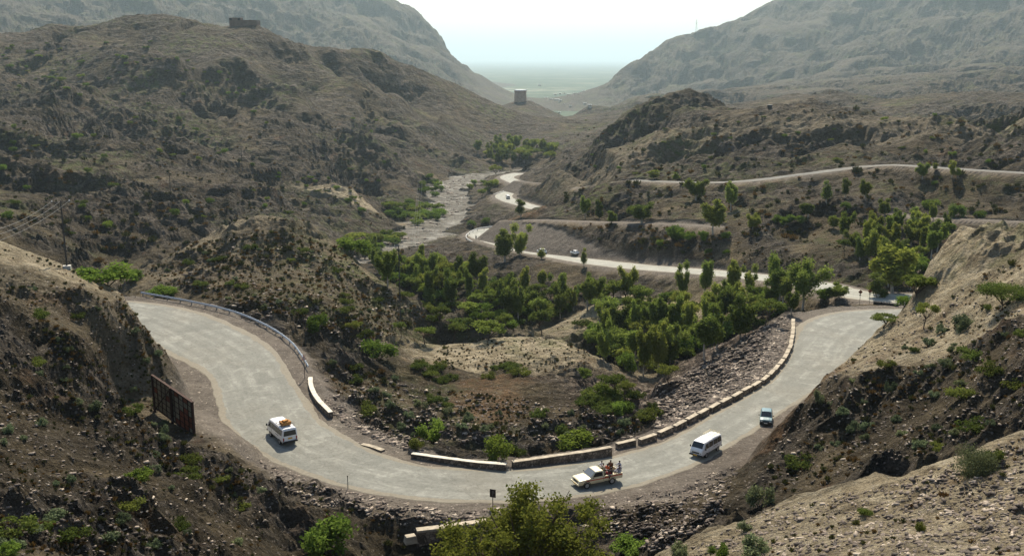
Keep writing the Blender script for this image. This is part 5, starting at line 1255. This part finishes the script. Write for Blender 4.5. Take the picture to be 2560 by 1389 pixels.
# --- trees one can point to
HL = [('H0', 2005, 774, 152, 'tall dark eucalyptus with split crown on the bank of the far right bend', 100), ('E', 1978, 786, 60, 'small eucalyptus sapling at the top end of the parapet blocks', 40),
 ('E', 2095, 752, 48, 'small eucalyptus clump on the gravel left of the orange road signs', 55), ('P', 2188, 745, 70, 'slender dark tree behind the black oil drums', 36), ('E', 2232, 735, 118, 'tall pale green eucalyptus rising behind the black oil drums', 110),
 ('D', 2290, 745, 60, 'round green tree between the oil drums and the pale rock face', 90),
 ('A', 2308, 828, 74, 'small leaning acacia with a bare dark trunk on the right slope', 60), ('A', 2208, 822, 40, 'flat topped acacia leaning over the right road edge', 78),
 ('A', 1355, 840, 66, 'dark umbrella acacia between the two pale mounds', 62), ('A', 1104, 822, 60, 'leaning umbrella acacia at the right foot of the left mound', 62), ('A', 918, 872, 52, 'leaning acacia on the right side of the left mound, nearest the road', 48),
 ('A', 880, 850, 46, 'small acacia behind the slope of the left mound', 44), ('A', 1003, 842, 44, 'small sparse acacia left of the front pale mound', 40), ('A', 1062, 862, 48, 'olive acacia just left of the front pale mound', 60), ('A', 1135, 856, 46, 'olive acacia above the left end of the front pale mound', 50),
 ('A', 1466, 968, 52, 'small spreading acacia at the right foot of the front pale mound', 56), ('A', 1560, 1012, 66, 'thin acacia on the green ledge left of the stone bank', 54), ('A', 1672, 972, 66, 'spreading acacia on the lip of the stone bank', 70), ('A', 1540, 990, 66, 'dense low acacia right of the front pale mound', 90),
 ('R', 790, 832, 66, 'bright green bush on the left mound above the guard rail', 58), ('R', 948, 905, 62, 'wide green bush below the left mound', 95), ('D', 1222, 852, 52, 'leafy green tree behind the crest of the front pale mound', 90), ('R', 1245, 1150, 78, 'large bright green bush behind the white wall', 80), ('L', 1290, 1140, 34, 'low green bush right of the large bright bush behind the wall', 60),
 ('R', 1440, 1120, 52, 'dark green rounded bush behind the long stone wall', 118), ('R', 1085, 1108, 80, 'olive bush on the slope above the white wall', 84), ('L', 1040, 1125, 36, 'small olive bush left of the slope bush above the white wall', 46),
 ('R', 268, 712, 66, 'wide yellow green thicket behind the near left hill crest', 150), ('R', 405, 738, 32, 'low green bush behind the start of the guard rail', 80), ('R', 335, 705, 40, 'green bush at the gap between the left hill and the mound', 60),
 ('BIG', 1320, 1420, 222, 'big yellow green tree filling the gully below the near road edge', 400), ('R', 828, 1400, 128, 'bright green leafy bush at the bottom edge, left of the big tree', 150), ('R', 1590, 1400, 66, 'green bush at the bottom edge, right of the big tree', 130), ('G', 1700, 1400, 56, 'reddish green shrub at the bottom edge between bush and pale slope', 60),
 ('G', 1902, 1272, 72, 'grey green shrub where the dark face meets the pale slope', 76), ('G', 1878, 1392, 66, 'grey green shrub at the bottom edge on the pale slope', 90), ('G', 1862, 1330, 40, 'small ochre green shrub on the pale slope', 40), ('R', 1800, 1395, 44, 'low olive bush at the bottom edge of the pale slope', 60),
 ('HG', 2430, 1190, 84, 'large silvery green shrub on the crest of the pale slope', 140), ('L', 2485, 1150, 34, 'small bright green bush just behind the silvery shrub', 62), ('YG', 2505, 775, 74, 'broad yellow green acacia on the slope below the pale rock face', 150),
 ('G', 2405, 828, 50, 'olive shrub on the right slope right of the leaning acacia', 74), ('G', 2362, 925, 34, 'round grey shrub on the dark right face', 40), ('G', 2385, 885, 24, 'small grey shrub above the round grey shrub', 36), ('G', 2320, 868, 26, 'small green shrub on the right slope below the leaning acacia', 40), ('L', 2285, 880, 16, 'small yellow green bush on the crest of the dark face', 34),
 ('G', 2132, 1080, 34, 'olive shrub low on the dark right face', 46), ('G', 2225, 985, 36, 'upright green shrub in the middle of the dark right face', 34), ('G', 2045, 1010, 40, 'green shrub under the orange rock outcrop', 36), ('L', 2300, 1330, 34, 'small bright green plant low on the pale slope', 30), ('L', 2160, 1290, 26, 'small yellow green plant on the pale slope crest', 46),
 ('R', 22, 1396, 50, 'bright green bush in the bottom left corner', 66), ('G', 410, 1085, 26, 'rounded green shrub under the rusty billboard', 32), ('G', 406, 1108, 22, 'second rounded green shrub under the rusty billboard', 30), ('G', 240, 1030, 34, 'pale grey green shrub left of the billboard', 56), ('R', 350, 1200, 34, 'pale grey bush on the lower left hillside', 70),
 ('D', 1225, 482, 32, 'round dark green tree beside the farthest road bend', 44), ('D', 1240, 436, 26, 'dark round tree where the farthest road vanishes', 34), ('R', 1178, 566, 20, 'green bush at the river edge, left of a pair below the rubble', 26), ('R', 1216, 564, 20, 'green bush at the river edge, right of a pair below the rubble', 30),
 ('P', 1301, 545, 52, 'dark slender tree on the point above the middle bend', 24), ('E', 1262, 655, 92, 'tallest of the green trees at the middle bend of the road', 64), ('E', 1300, 640, 84, 'green tree against the reddish cut at the middle bend', 50), ('P', 1353, 650, 34, 'roadside sapling in front of the distant white car', 20), ('P', 1459, 668, 56, 'thin lone sapling on the middle road edge', 16),
 ('E', 1740, 503, 68, 'leafy eucalyptus just below the gravel road, left of two', 50), ('E', 1827, 528, 74, 'dark eucalyptus just below the gravel road, right of two', 42), ('E', 1463, 547, 58, 'slim eucalyptus on the terrace above the cut, leftmost', 30), ('E', 1498, 552, 56, 'slim eucalyptus on the terrace above the cut, second from left', 30), ('E', 1530, 558, 36, 'small eucalyptus on the terrace above the cut', 34), ('E', 1603, 558, 62, 'wide dark eucalyptus clump on the terrace edge', 60), ('E', 1782, 592, 88, 'eucalyptus with pale trunk in front of the grey slope', 62), ('E', 1882, 580, 54, 'dull eucalyptus in the hollow of the grey slope', 32),
 ('P', 2066, 512, 66, 'faint grey green slender tree on the grey slope', 26), ('P', 2113, 496, 54, 'narrow poplar shaped tree on the grey slope', 18), ('R', 2113, 522, 24, 'round bush at the foot of the narrow poplar shaped tree', 30), ('E', 2163, 502, 54, 'dark eucalyptus beside the rocky spur', 36), ('E', 2018, 552, 54, 'dense eucalyptus on the shoulder of the rocky spur', 42), ('P', 2084, 574, 36, 'small dark tree on the crest of the rocky spur', 26),
 ('R', 1950, 562, 28, 'pale green bush left of the spur eucalyptus', 50), ('R', 1985, 565, 24, 'low yellow green bush beside the spur eucalyptus', 50), ('R', 1688, 600, 44, 'round green bush in front of the road cut, left of two', 50), ('R', 1720, 610, 30, 'round green bush in front of the road cut, right of two', 40), ('R', 1758, 598, 26, 'small bush above the road cut beside the pale trunk', 28), ('P', 1690, 452, 24, 'small tree on the verge of the gravel road', 20), ('P', 1634, 450, 26, 'faint tree at the bend of the gravel road', 26),
 ('E', 2306, 452, 40, 'green eucalyptus at the edge of the gravel road on the right', 34), ('P', 2380, 445, 48, 'slim dark tree by the gravel road, left of a pair', 16), ('P', 2394, 447, 28, 'slim dark tree by the gravel road, right of a pair', 14), ('P', 2337, 430, 20, 'tiny sapling by the gravel road', 12), ('E', 2210, 545, 52, 'green eucalyptus under the spur, left of three', 40), ('E', 2238, 572, 52, 'green eucalyptus under the spur, middle of three', 36), ('P', 2284, 556, 42, 'dark narrow tree at the end of the upper track', 20), ('R', 2322, 522, 32, 'dark green bush below the gravel road', 50), ('R', 2388, 545, 44, 'large dark green bush beside the upper track', 48), ('R', 2448, 545, 26, 'green bush right of the large bush by the upper track', 34), ('R', 2334, 465, 16, 'small dark bush on the bare slope', 18),
 ('R', 2262, 764, 30, 'green bush right behind the concrete slab at the far bend', 56), ('R', 2205, 744, 30, 'green bush behind the middle of the oil drums', 40), ('R', 2060, 748, 34, 'green bush on the bank right of the tall bend eucalyptus', 60),
 ('A', 2110, 640, 50, 'leaning acacia at the top of the right hand wood', 40)]
for k, u, v, hp, lab, wp in HL:
    if k == 'BIG':
        D_ = 78.0; p_ = Vector(P(1310, 1300, D_)); b_ = Vector(P(1310, 1500, D_))
        t_ = plant('BIG', b_, 8.9, lab, None, 1.0, 0.0)
    else: plant_px(k, u, v, hp, lab, None, wp)
def in_poly(u, v, poly):
    c = False; j = len(poly)-1
    for i in range(len(poly)):
        if (poly[i][1] > v) != (poly[j][1] > v) and u < (poly[j][0]-poly[i][0])*(v-poly[i][1])/(poly[j][1]-poly[i][1])+poly[i][0]: c = not c
        j = i
    return c
Mflat = flat.reshape(Xw.shape); Mdirt = M_dirt.reshape(Xw.shape); Mwash = M_wash.reshape(Xw.shape)
def mask_at(M_, x, y):
    i = int(np.clip(np.searchsorted(AC, x/y)-1, 0, len(AC)-2)); j = int(np.clip(np.searchsorted(LR, math.log(y))-1, 0, len(LR)-2)); return M_[j, i]
def scatter(poly, n, avoid=.4, jitter=True):
    xs = [p_[0] for p_ in poly]; ys = [p_[1] for p_ in poly]; out = []; tries = 0
    while len(out) < n and tries < n*12:
        tries += 1; u = RNG.uniform(min(xs), max(xs)); v = RNG.uniform(min(ys), max(ys))
        if not in_poly(u, v, poly): continue
        p_ = hit(u, v)
        if p_ is None or mask_at(Mdirt, p_.x, p_.y) > avoid or mask_at(Mwash, p_.x, p_.y) > avoid+.3: continue
        out.append((u, v, p_))
    return out
def wood(poly, n, kinds, h0, h1, label, group, mind=2.5, w=(.85, 1.3), avoid=.4):
    ymin = 175 if min(q_[0] for q_ in poly) > 2050 and max(q_[1] for q_ in poly) < 760 else 0
    pts_ = scatter(poly, n, avoid); used = []
    for u, v, p_ in pts_:
        if any((p_-q_).length < mind for q_ in used): continue
        if p_.y < ymin: continue
        used.append(p_); k = kinds[int(RNG.integers(len(kinds)))]
        h_ = RNG.uniform(h0, h1)*({'R': .5, 'A': .55, 'D': .6, 'L': .25, 'G': .2}.get(k, 1.0))
        names = dict(E='eucalyptus', P='slender tree', A='acacia', R='green bush', D='round tree', L='low bush', G='grey shrub')
        plant(pick(k), p_-V(0, 0, .2), h_, label % names[k], group, RNG.uniform(*w))
wood([(940, 700), (1010, 705), (1120, 700), (1260, 720), (1400, 738), (1560, 740), (1760, 735), (1900, 735), (1960, 750), (1940, 770), (1760, 742), (1700, 745), (1600, 738), (1500, 765), (1400, 805), (1300, 810), (1180, 775), (1080, 775), (1000, 740)], 115, 'EEEERDAA', 7.0, 10.5, '%s in the wood along the ravine floor behind the pale mounds', 'ravine wood behind the mounds', 3.2)
wood([(1470, 850), (1600, 820), (1760, 780), (1960, 760), (1990, 775), (1940, 800), (1850, 850), (1760, 900), (1690, 925), (1660, 905), (1600, 880), (1560, 950), (1480, 900)], 88, 'EEEEDDRA', 6.5, 10, '%s in the dense dark wood left of the stone bank', 'dense wood by the stone bank', 2.6)
wood([(1560, 930), (1600, 880), (1670, 890), (1650, 935), (1600, 965)], 14, 'EEER', 8, 11, '%s at the lower corner of the wood by the stone bank', 'lower corner of the dense wood', 2.5)
wood([(2100, 600), (2180, 590), (2330, 600), (2420, 570), (2330, 660), (2290, 720), (2230, 745), (2200, 690), (2140, 650)], 75, 'EEEEDR', 6, 9, '%s in the wood between the spur and the pale rock', 'wood in the right hand gully', 3.0)
wood([(2230, 560), (2400, 554), (2370, 585), (2260, 600)], 12, 'ERRD', 5, 7, '%s on the bank below the upper track', 'trees under the upper track', 3.0)
wood([(920, 650), (1000, 660), (1060, 660), (1120, 665), (1180, 680), (1120, 720), (1000, 720), (950, 700)], 44, 'DDRRE', 6.5, 9.5, '%s in the leafy grove at the left end of the ravine', 'leafy grove at the left of the ravine', 3.2)
wood([(845, 610), (900, 600), (1010, 585), (1020, 600), (960, 625), (900, 660), (860, 640)], 34, 'RRD', 7, 10, '%s in the thicket on the near bank of the riverbed', 'thicket on the near riverbank', 3.5, (1.2, 1.8), 1.1)
wood([(965, 520), (1050, 510), (1112, 535), (1100, 552), (1060, 550), (1045, 578), (1010, 560), (975, 545)], 46, 'RRD', 7.5, 10.5, '%s in the dense green thicket beside the wide riverbed', 'thicket beside the wide riverbed', 3.5, (1.3, 1.9), 1.2)
wood([(1030, 450), (1090, 450), (1115, 470), (1080, 500), (1050, 480)], 14, 'R', 8, 11, '%s at the foot of the big left hill by the riverbed', 'bushes at the foot of the left hill', 4, (1.0, 1.6), 1.2)
wood([(1150, 455), (1240, 460), (1235, 495), (1180, 500)], 10, 'RD', 7, 10, '%s in the bend of the farthest road', 'bushes inside the farthest bend', 3.5)
wood([(1190, 385), (1250, 370), (1330, 365), (1400, 375), (1400, 400), (1330, 412), (1250, 418), (1200, 400)], 55, 'EED', 9, 14, '%s in the hazy wood at the far end of the riverbed', 'hazy wood at the far end of the riverbed', 4.5, (1.2, 1.8), 1.1)
wood([(1400, 600), (1560, 600), (1700, 630), (1850, 640), (1900, 620), (1820, 600), (1600, 575)], 9, 'R', 4, 6, '%s on the rock face above the middle road', 'bushes on the rock face', 4)
wood([(1040, 900), (1110, 900), (1140, 950), (1080, 958), (1030, 930)], 16, 'L', 3, 5, '%s in the green hollow left of the front pale mound', 'low growth in the left hollow', 1.5, (1.0, 1.5))
wood([(1200, 915), (1310, 915), (1320, 950), (1200, 950)], 16, 'L', 3.5, 6, '%s in the green hollow in front of the pale mound', 'low growth in the front hollow', 1.5, (1.0, 1.5))
wood([(1470, 985), (1640, 1000), (1640, 1045), (1560, 1045), (1450, 1010)], 30, 'LLLR', 4, 6.5, '%s on the green ledge below the stone bank', 'low growth on the green ledge', 1.3, (1.0, 1.5))
wood([(1480, 790), (1640, 800), (1640, 830), (1500, 840)], 10, 'RL', 5, 9, '%s on the shaded side of the rear pale mound', 'growth on the rear pale mound', 2)
wood([(940, 700), (1100, 720), (1400, 745), (1900, 740), (1980, 765), (1860, 840), (1700, 910), (1600, 940), (1500, 900), (1480, 850), (1400, 800), (1250, 830), (1100, 830), (1020, 760)], 150, 'RRLLD', 4.5, 8, '%s among the trees of the ravine floor', 'undergrowth of the ravine', 1.8, (1.0, 1.7))
wood([(930, 640), (1160, 680), (1120, 770), (1000, 720)], 40, 'RRL', 5, 8, '%s in the undergrowth at the left end of the ravine', 'undergrowth at the left end', 1.8, (1.0, 1.7))
# scattered bushes on the big left hill and elsewhere
wood([(0, 120), (380, 100), (420, 190), (250, 220), (0, 210)], 60, 'RL', 4, 8, '%s in the green band high on the big left hill', 'bushes high on the left hill', 6, (1.0, 1.8))
wood([(430, 140), (560, 180), (680, 240), (660, 280), (520, 230), (420, 180)], 38, 'RL', 4, 8, '%s in the green streak running down the left hill', 'green streak on the left hill', 6, (1.0, 1.8))
wood([(0, 220), (900, 220), (1050, 400), (900, 540), (600, 560), (0, 600)], 80, 'RRL', 3.5, 7, '%s scattered on the dark slopes of the left hill', 'bushes scattered on the left slopes', 6, (.9, 1.5))
wood([(600, 430), (760, 440), (880, 480), (960, 530), (900, 520), (740, 470)], 26, 'LLR', 3, 6, '%s along the pale ridge crest above the riverbed', 'growth along the pale ridge crest', 4, (1.0, 1.8))
wood([(1400, 300), (2500, 290), (2560, 420), (1500, 440)], 34, 'RL', 3.5, 6, '%s on the brown hills behind the gravel road', 'bushes on the brown hills', 6, (.9, 1.5))
wood([(800, 900), (1100, 980), (1600, 1060), (1560, 1110), (1000, 1090), (860, 1000)], 40, 'GGL', 4, 7, '%s on the rocky slope inside the bend', 'shrubs on the slope inside the bend', 1.5, (.9, 1.4))
wood([(0, 700), (380, 800), (480, 930), (560, 1120), (700, 1230), (640, 1380), (0, 1380)], 56, 'GGGL', 2.4, 5, '%s on the near left hillside', 'shrubs on the near left hillside', 1.2, (.9, 1.4))
wood([(1900, 1200), (2100, 950), (2300, 840), (2560, 700), (2560, 1050), (2200, 1180)], 42, 'GGL', 2.6, 5.2, '%s on the dark face of the near right hill', 'shrubs on the right hill', 1.2, (.9, 1.4))
wood([(380, 660), (700, 590), (900, 680), (1050, 790), (800, 860), (600, 770)], 34, 'GGL', 3.5, 6, '%s on the left mound', 'shrubs on the left mound', 1.5, (.9, 1.4))

# --- small tufts: the nearest as things, the rest as stuff
def tuft_np(seed, n=46, R_=.34, H_=.42):
    rg = np.random.default_rng(seed); th = rg.random(n)*6.28; r = R_*rg.random(n)**.6; h_ = H_*(.5+.5*rg.random(n))*(1-(r/R_)**2*.4)
    c = np.stack([np.cos(th)*r*.45, np.sin(th)*r*.45, np.zeros(n)-.05], 1); tip = np.stack([np.cos(th)*r*1.1, np.sin(th)*r*1.1, h_], 1)
    a = rg.normal(size=(n, 3)); a /= np.linalg.norm(a, axis=1)[:, None]; mid = (c+tip)/2; wv = .055
    return np.stack([c, mid+a*wv, tip, mid-a*wv], 1).reshape(-1, 3)
TU = [tuft_np(400+i) for i in range(5)]
TM = [quads_mesh('tuft', TU[i], LM['tuft' if i < 3 else 'brown']) for i in range(5)]
areas = [([(1090, 870), (1200, 850), (1350, 846), (1460, 870), (1500, 930), (1300, 930), (1080, 920)], 420, 'small dark tuft on the sandy front mound', 'tufts on the front mound'),
 ([(1380, 825), (1480, 765), (1570, 742), (1740, 746), (1770, 800), (1600, 800)], 230, 'small dark tuft on the sandy rear mound', 'tufts on the rear mound'),
 ([(350, 690), (450, 615), (700, 572), (860, 625), (920, 690), (1080, 800), (940, 860), (700, 800), (480, 735)], 1500, 'small dry tuft on the left mound', 'tufts on the left mound'),
 ([(0, 615), (330, 715), (440, 850), (480, 930), (380, 1040), (560, 1080), (700, 1230), (640, 1389), (0, 1389)], 1300, 'small tuft on the near left hill', 'tufts on the near left hill'),
 ([(1700, 1389), (1900, 1280), (2300, 1190), (2560, 1090), (2560, 1389)], 150, 'small dry tuft on the pale right slope', 'tufts on the pale right slope'),
 ([(1900, 1180), (2080, 910), (2240, 800), (2560, 640), (2560, 1060), (1900, 1260)], 600, 'small tuft on the dark right face', 'tufts on the dark right face'),
 ([(800, 900), (1100, 975), (1620, 1030), (1600, 1090), (1000, 1100), (830, 1010)], 800, 'small brown tuft on the slope inside the bend', 'tufts inside the bend'),
 ([(1280, 560), (2200, 560), (2100, 690), (1500, 640)], 300, 'x', 'x'), ([(1400, 300), (2560, 260), (2560, 560), (1400, 540)], 700, 'x', 'x'), ([(0, 300), (900, 300), (1000, 560), (300, 680), (0, 600)], 800, 'x', 'x'),
 ([(700, 1200), (1200, 1290), (1100, 1389), (700, 1389)], 60, 'small tuft in the gully below the road', 'tufts in the gully'), ([(960, 600), (1120, 500), (1130, 560), (1000, 640)], 60, 'x', 'x')]
allt = []
for poly, n, lab, grp in areas:
    for u, v, p_ in scatter(poly, int(n*1.7), .3):
        if float(perlin(np.array([p_.x/9]), np.array([p_.y/9]), 61)[0])+RNG.normal()*.16 < .02 and 'mound' not in lab: continue
        if 'mound' in lab and RNG.random() < .4: continue
        s = .85*math.exp(RNG.normal()*.38)*(.42 if p_.y < 75 else (.62 if p_.y < 135 else (.95 if p_.y < 260 else 2.2))); s *= (.62 if 'mound' in lab and 'left' not in lab else 1.0); allt.append((s/p_.y, s, p_, lab, grp))
allt.sort(key=lambda q_: -q_[0])
nb = 0; stuffv = [[], []]
for q_ in allt:
    i = int(RNG.integers(5)); _, s, p_, lab, grp = q_
    if nb < 260 and lab != 'x':
        o = bpy.data.objects.new('tuft', TM[i]); COL.objects.link(o); o.location = p_; o.rotation_euler.z = RNG.random()*6.28; o.scale = (s, s, s*RNG.uniform(.8, 1.2)); tag(o, lab, 'tuft', grp); nb += 1
    else:
        a1 = RNG.random()*6.28; c_, s_ = math.cos(a1), math.sin(a1); v_ = TU[i]*s
        stuffv[0 if i < 3 else 1].append(np.stack([v_[:, 0]*c_-v_[:, 1]*s_+p_.x, v_[:, 0]*s_+v_[:, 1]*c_+p_.y, v_[:, 2]+p_.z], 1))
for k, (nm, m_) in enumerate((('dry_tufts', 'tuft'), ('brown_tufts', 'brown'))):
    o = link(nm, quads_mesh(nm, np.concatenate(stuffv[k]), LM[m_])); tag(o, ('olive', 'brown')[k]+' dry tufts dotted over all the farther slopes', 'tufts', None, 'stuff')

# --- loose stone as stuff
def stone_mat():
    s = NT('loose_stone'); vo = s.n('ShaderNodeTexVoronoi'); vo.inputs['Scale'].default_value = 1.7; s.l(s.pos(), vo.inputs['Vector'])
    sv = s.n('ShaderNodeSeparateColor'); s.l(vo.outputs['Color'], sv.inputs[0])
    return s.fin(s.ramp(sv.outputs[0], [(0, (.045, .037, .031)), (.45, (.11, .087, .07)), (.8, (.21, .168, .135)), (1, (.44, .37, .29))]), .85, .3)
def stones(name, spots, mat_, label):
    rg = np.random.default_rng(77); base = np.array([(-1, -1, -1), (1, -1, -1), (1, 1, -1), (-1, 1, -1), (-1, -1, 1), (1, -1, 1), (1, 1, 1), (-1, 1, 1)], float)*.5
    fc = np.array([(0, 3, 2, 1), (4, 5, 6, 7), (0, 1, 5, 4), (1, 2, 6, 5), (2, 3, 7, 6), (3, 0, 4, 7)]); n = len(spots)
    v = base[None]*(1+.45*(rg.random((n, 8, 3))-.5)); v[:, 4:, :2] *= rg.uniform(.4, .95, (n, 1, 1))
    sz = np.array([s_ for _, s_ in spots])[:, None, None]*np.stack([rg.uniform(.8, 2.0, n), rg.uniform(.45, .9, n), rg.uniform(.2, .55, n)], 1)[:, None]
    v = v*sz; th = rg.normal(.75, .6, n); tl = rg.normal(size=n)*.45
    y = v[:, :, 1]*np.cos(tl)[:, None]-v[:, :, 2]*np.sin(tl)[:, None]; z = v[:, :, 1]*np.sin(tl)[:, None]+v[:, :, 2]*np.cos(tl)[:, None]; x = v[:, :, 0]
    c_, s_ = np.cos(th)[:, None], np.sin(th)[:, None]; P3 = np.array([tuple(p_) for p_, _ in spots])
    w = np.stack([x*c_-y*s_, x*s_+y*c_, z], 2)+P3[:, None]; me = bpy.data.meshes.new(name)
    f = (fc[None]+np.arange(n)[:, None, None]*8).reshape(-1, 4).astype(np.int32)
    me.vertices.add(n*8); me.vertices.foreach_set('co', w.astype(np.float32).ravel()); me.loops.add(f.size); me.loops.foreach_set('vertex_index', f.ravel())
    me.polygons.add(len(f)); me.polygons.foreach_set('loop_start', np.arange(0, f.size, 4, dtype=np.int32)); me.update()
    tag(link(name, me, mat_), label, 'stones', None, 'stuff')
MS = stone_mat()
def wash_stones(n):
    out = []
    for _ in range(n):
        c = WASHL[int(RNG.integers(len(WASHL)-1))]; x = c[0]+RNG.normal()*c[3]*.55; y = c[1]+RNG.normal()*c[3]*.9
        out.append((Vector((x, y, ground_z(x, y))), .3+1.9*RNG.random()**4))
    return out
def spots(poly, n, s0, s1, avoid=2): return [(p_, s0+(s1-s0)*RNG.random()**3) for u, v, p_ in scatter(poly, n, avoid)]
stones('rubble', spots([(1640, 1075), (1640, 980), (1760, 905), (1860, 850), (1960, 790), (1975, 800), (1975, 860), (1900, 950), (1780, 1015), (1690, 1065)], 6500, .12, .6), MS, 'loose pale and dark rubble covering the stone bank')
STN = wash_stones(900)
STN += spots([(790, 1000), (860, 1060), (960, 1110), (1060, 1140), (1040, 1100), (900, 1060), (830, 1000)], 700, .15, .6)
STN += spots([(620, 1140), (800, 1215), (1100, 1275), (1240, 1275), (1230, 1300), (1000, 1310), (760, 1260)], 800, .1, .5)
STN += spots([(1500, 1260), (1700, 1215), (1850, 1160), (1800, 1290), (1640, 1389), (1500, 1330)], 1800, .07, .42)
STN += spots([(1880, 1200), (2080, 905), (2240, 800), (2560, 640), (2560, 1060), (2000, 1230)], 2400, .05, .36)
STN += spots([(1700, 1389), (1900, 1280), (2300, 1190), (2560, 1090), (2560, 1389)], 3200, .05, .3)
STN += spots([(0, 640), (330, 720), (440, 850), (490, 930), (560, 1080), (700, 1230), (640, 1389), (0, 1389)], 2200, .05, .3)
STN += spots([(800, 920), (1100, 975), (1620, 1040), (1600, 1100), (1000, 1110), (830, 1010)], 1300, .12, .6)
STN += spots([(400, 680), (560, 600), (860, 640), (1050, 800), (900, 870), (600, 780)], 900, .15, .7)
stones('scattered_stones', STN, MS, 'loose stones scattered over the near slopes and road edges')
# ---------------------------------------------------------------- air
hz_ = MB(); hz_.box((0, 32000, 300), (120000, 65000, 1000))
hm = bpy.data.materials.new('haze_air'); hm.use_nodes = True; ht = hm.node_tree; ht.nodes.clear()
ho = ht.nodes.new('ShaderNodeOutputMaterial'); hv = ht.nodes.new('ShaderNodeVolumePrincipled')
hv.inputs['Color'].default_value = (.64, .83, .92, 1); hv.inputs['Density'].default_value =   .000072; hv.inputs['Anisotropy'].default_value = .45
ht.links.new(hv.outputs[0], ho.inputs['Volume'])
haze = hz_.build('haze', hm); haze['kind'] = 'stuff'
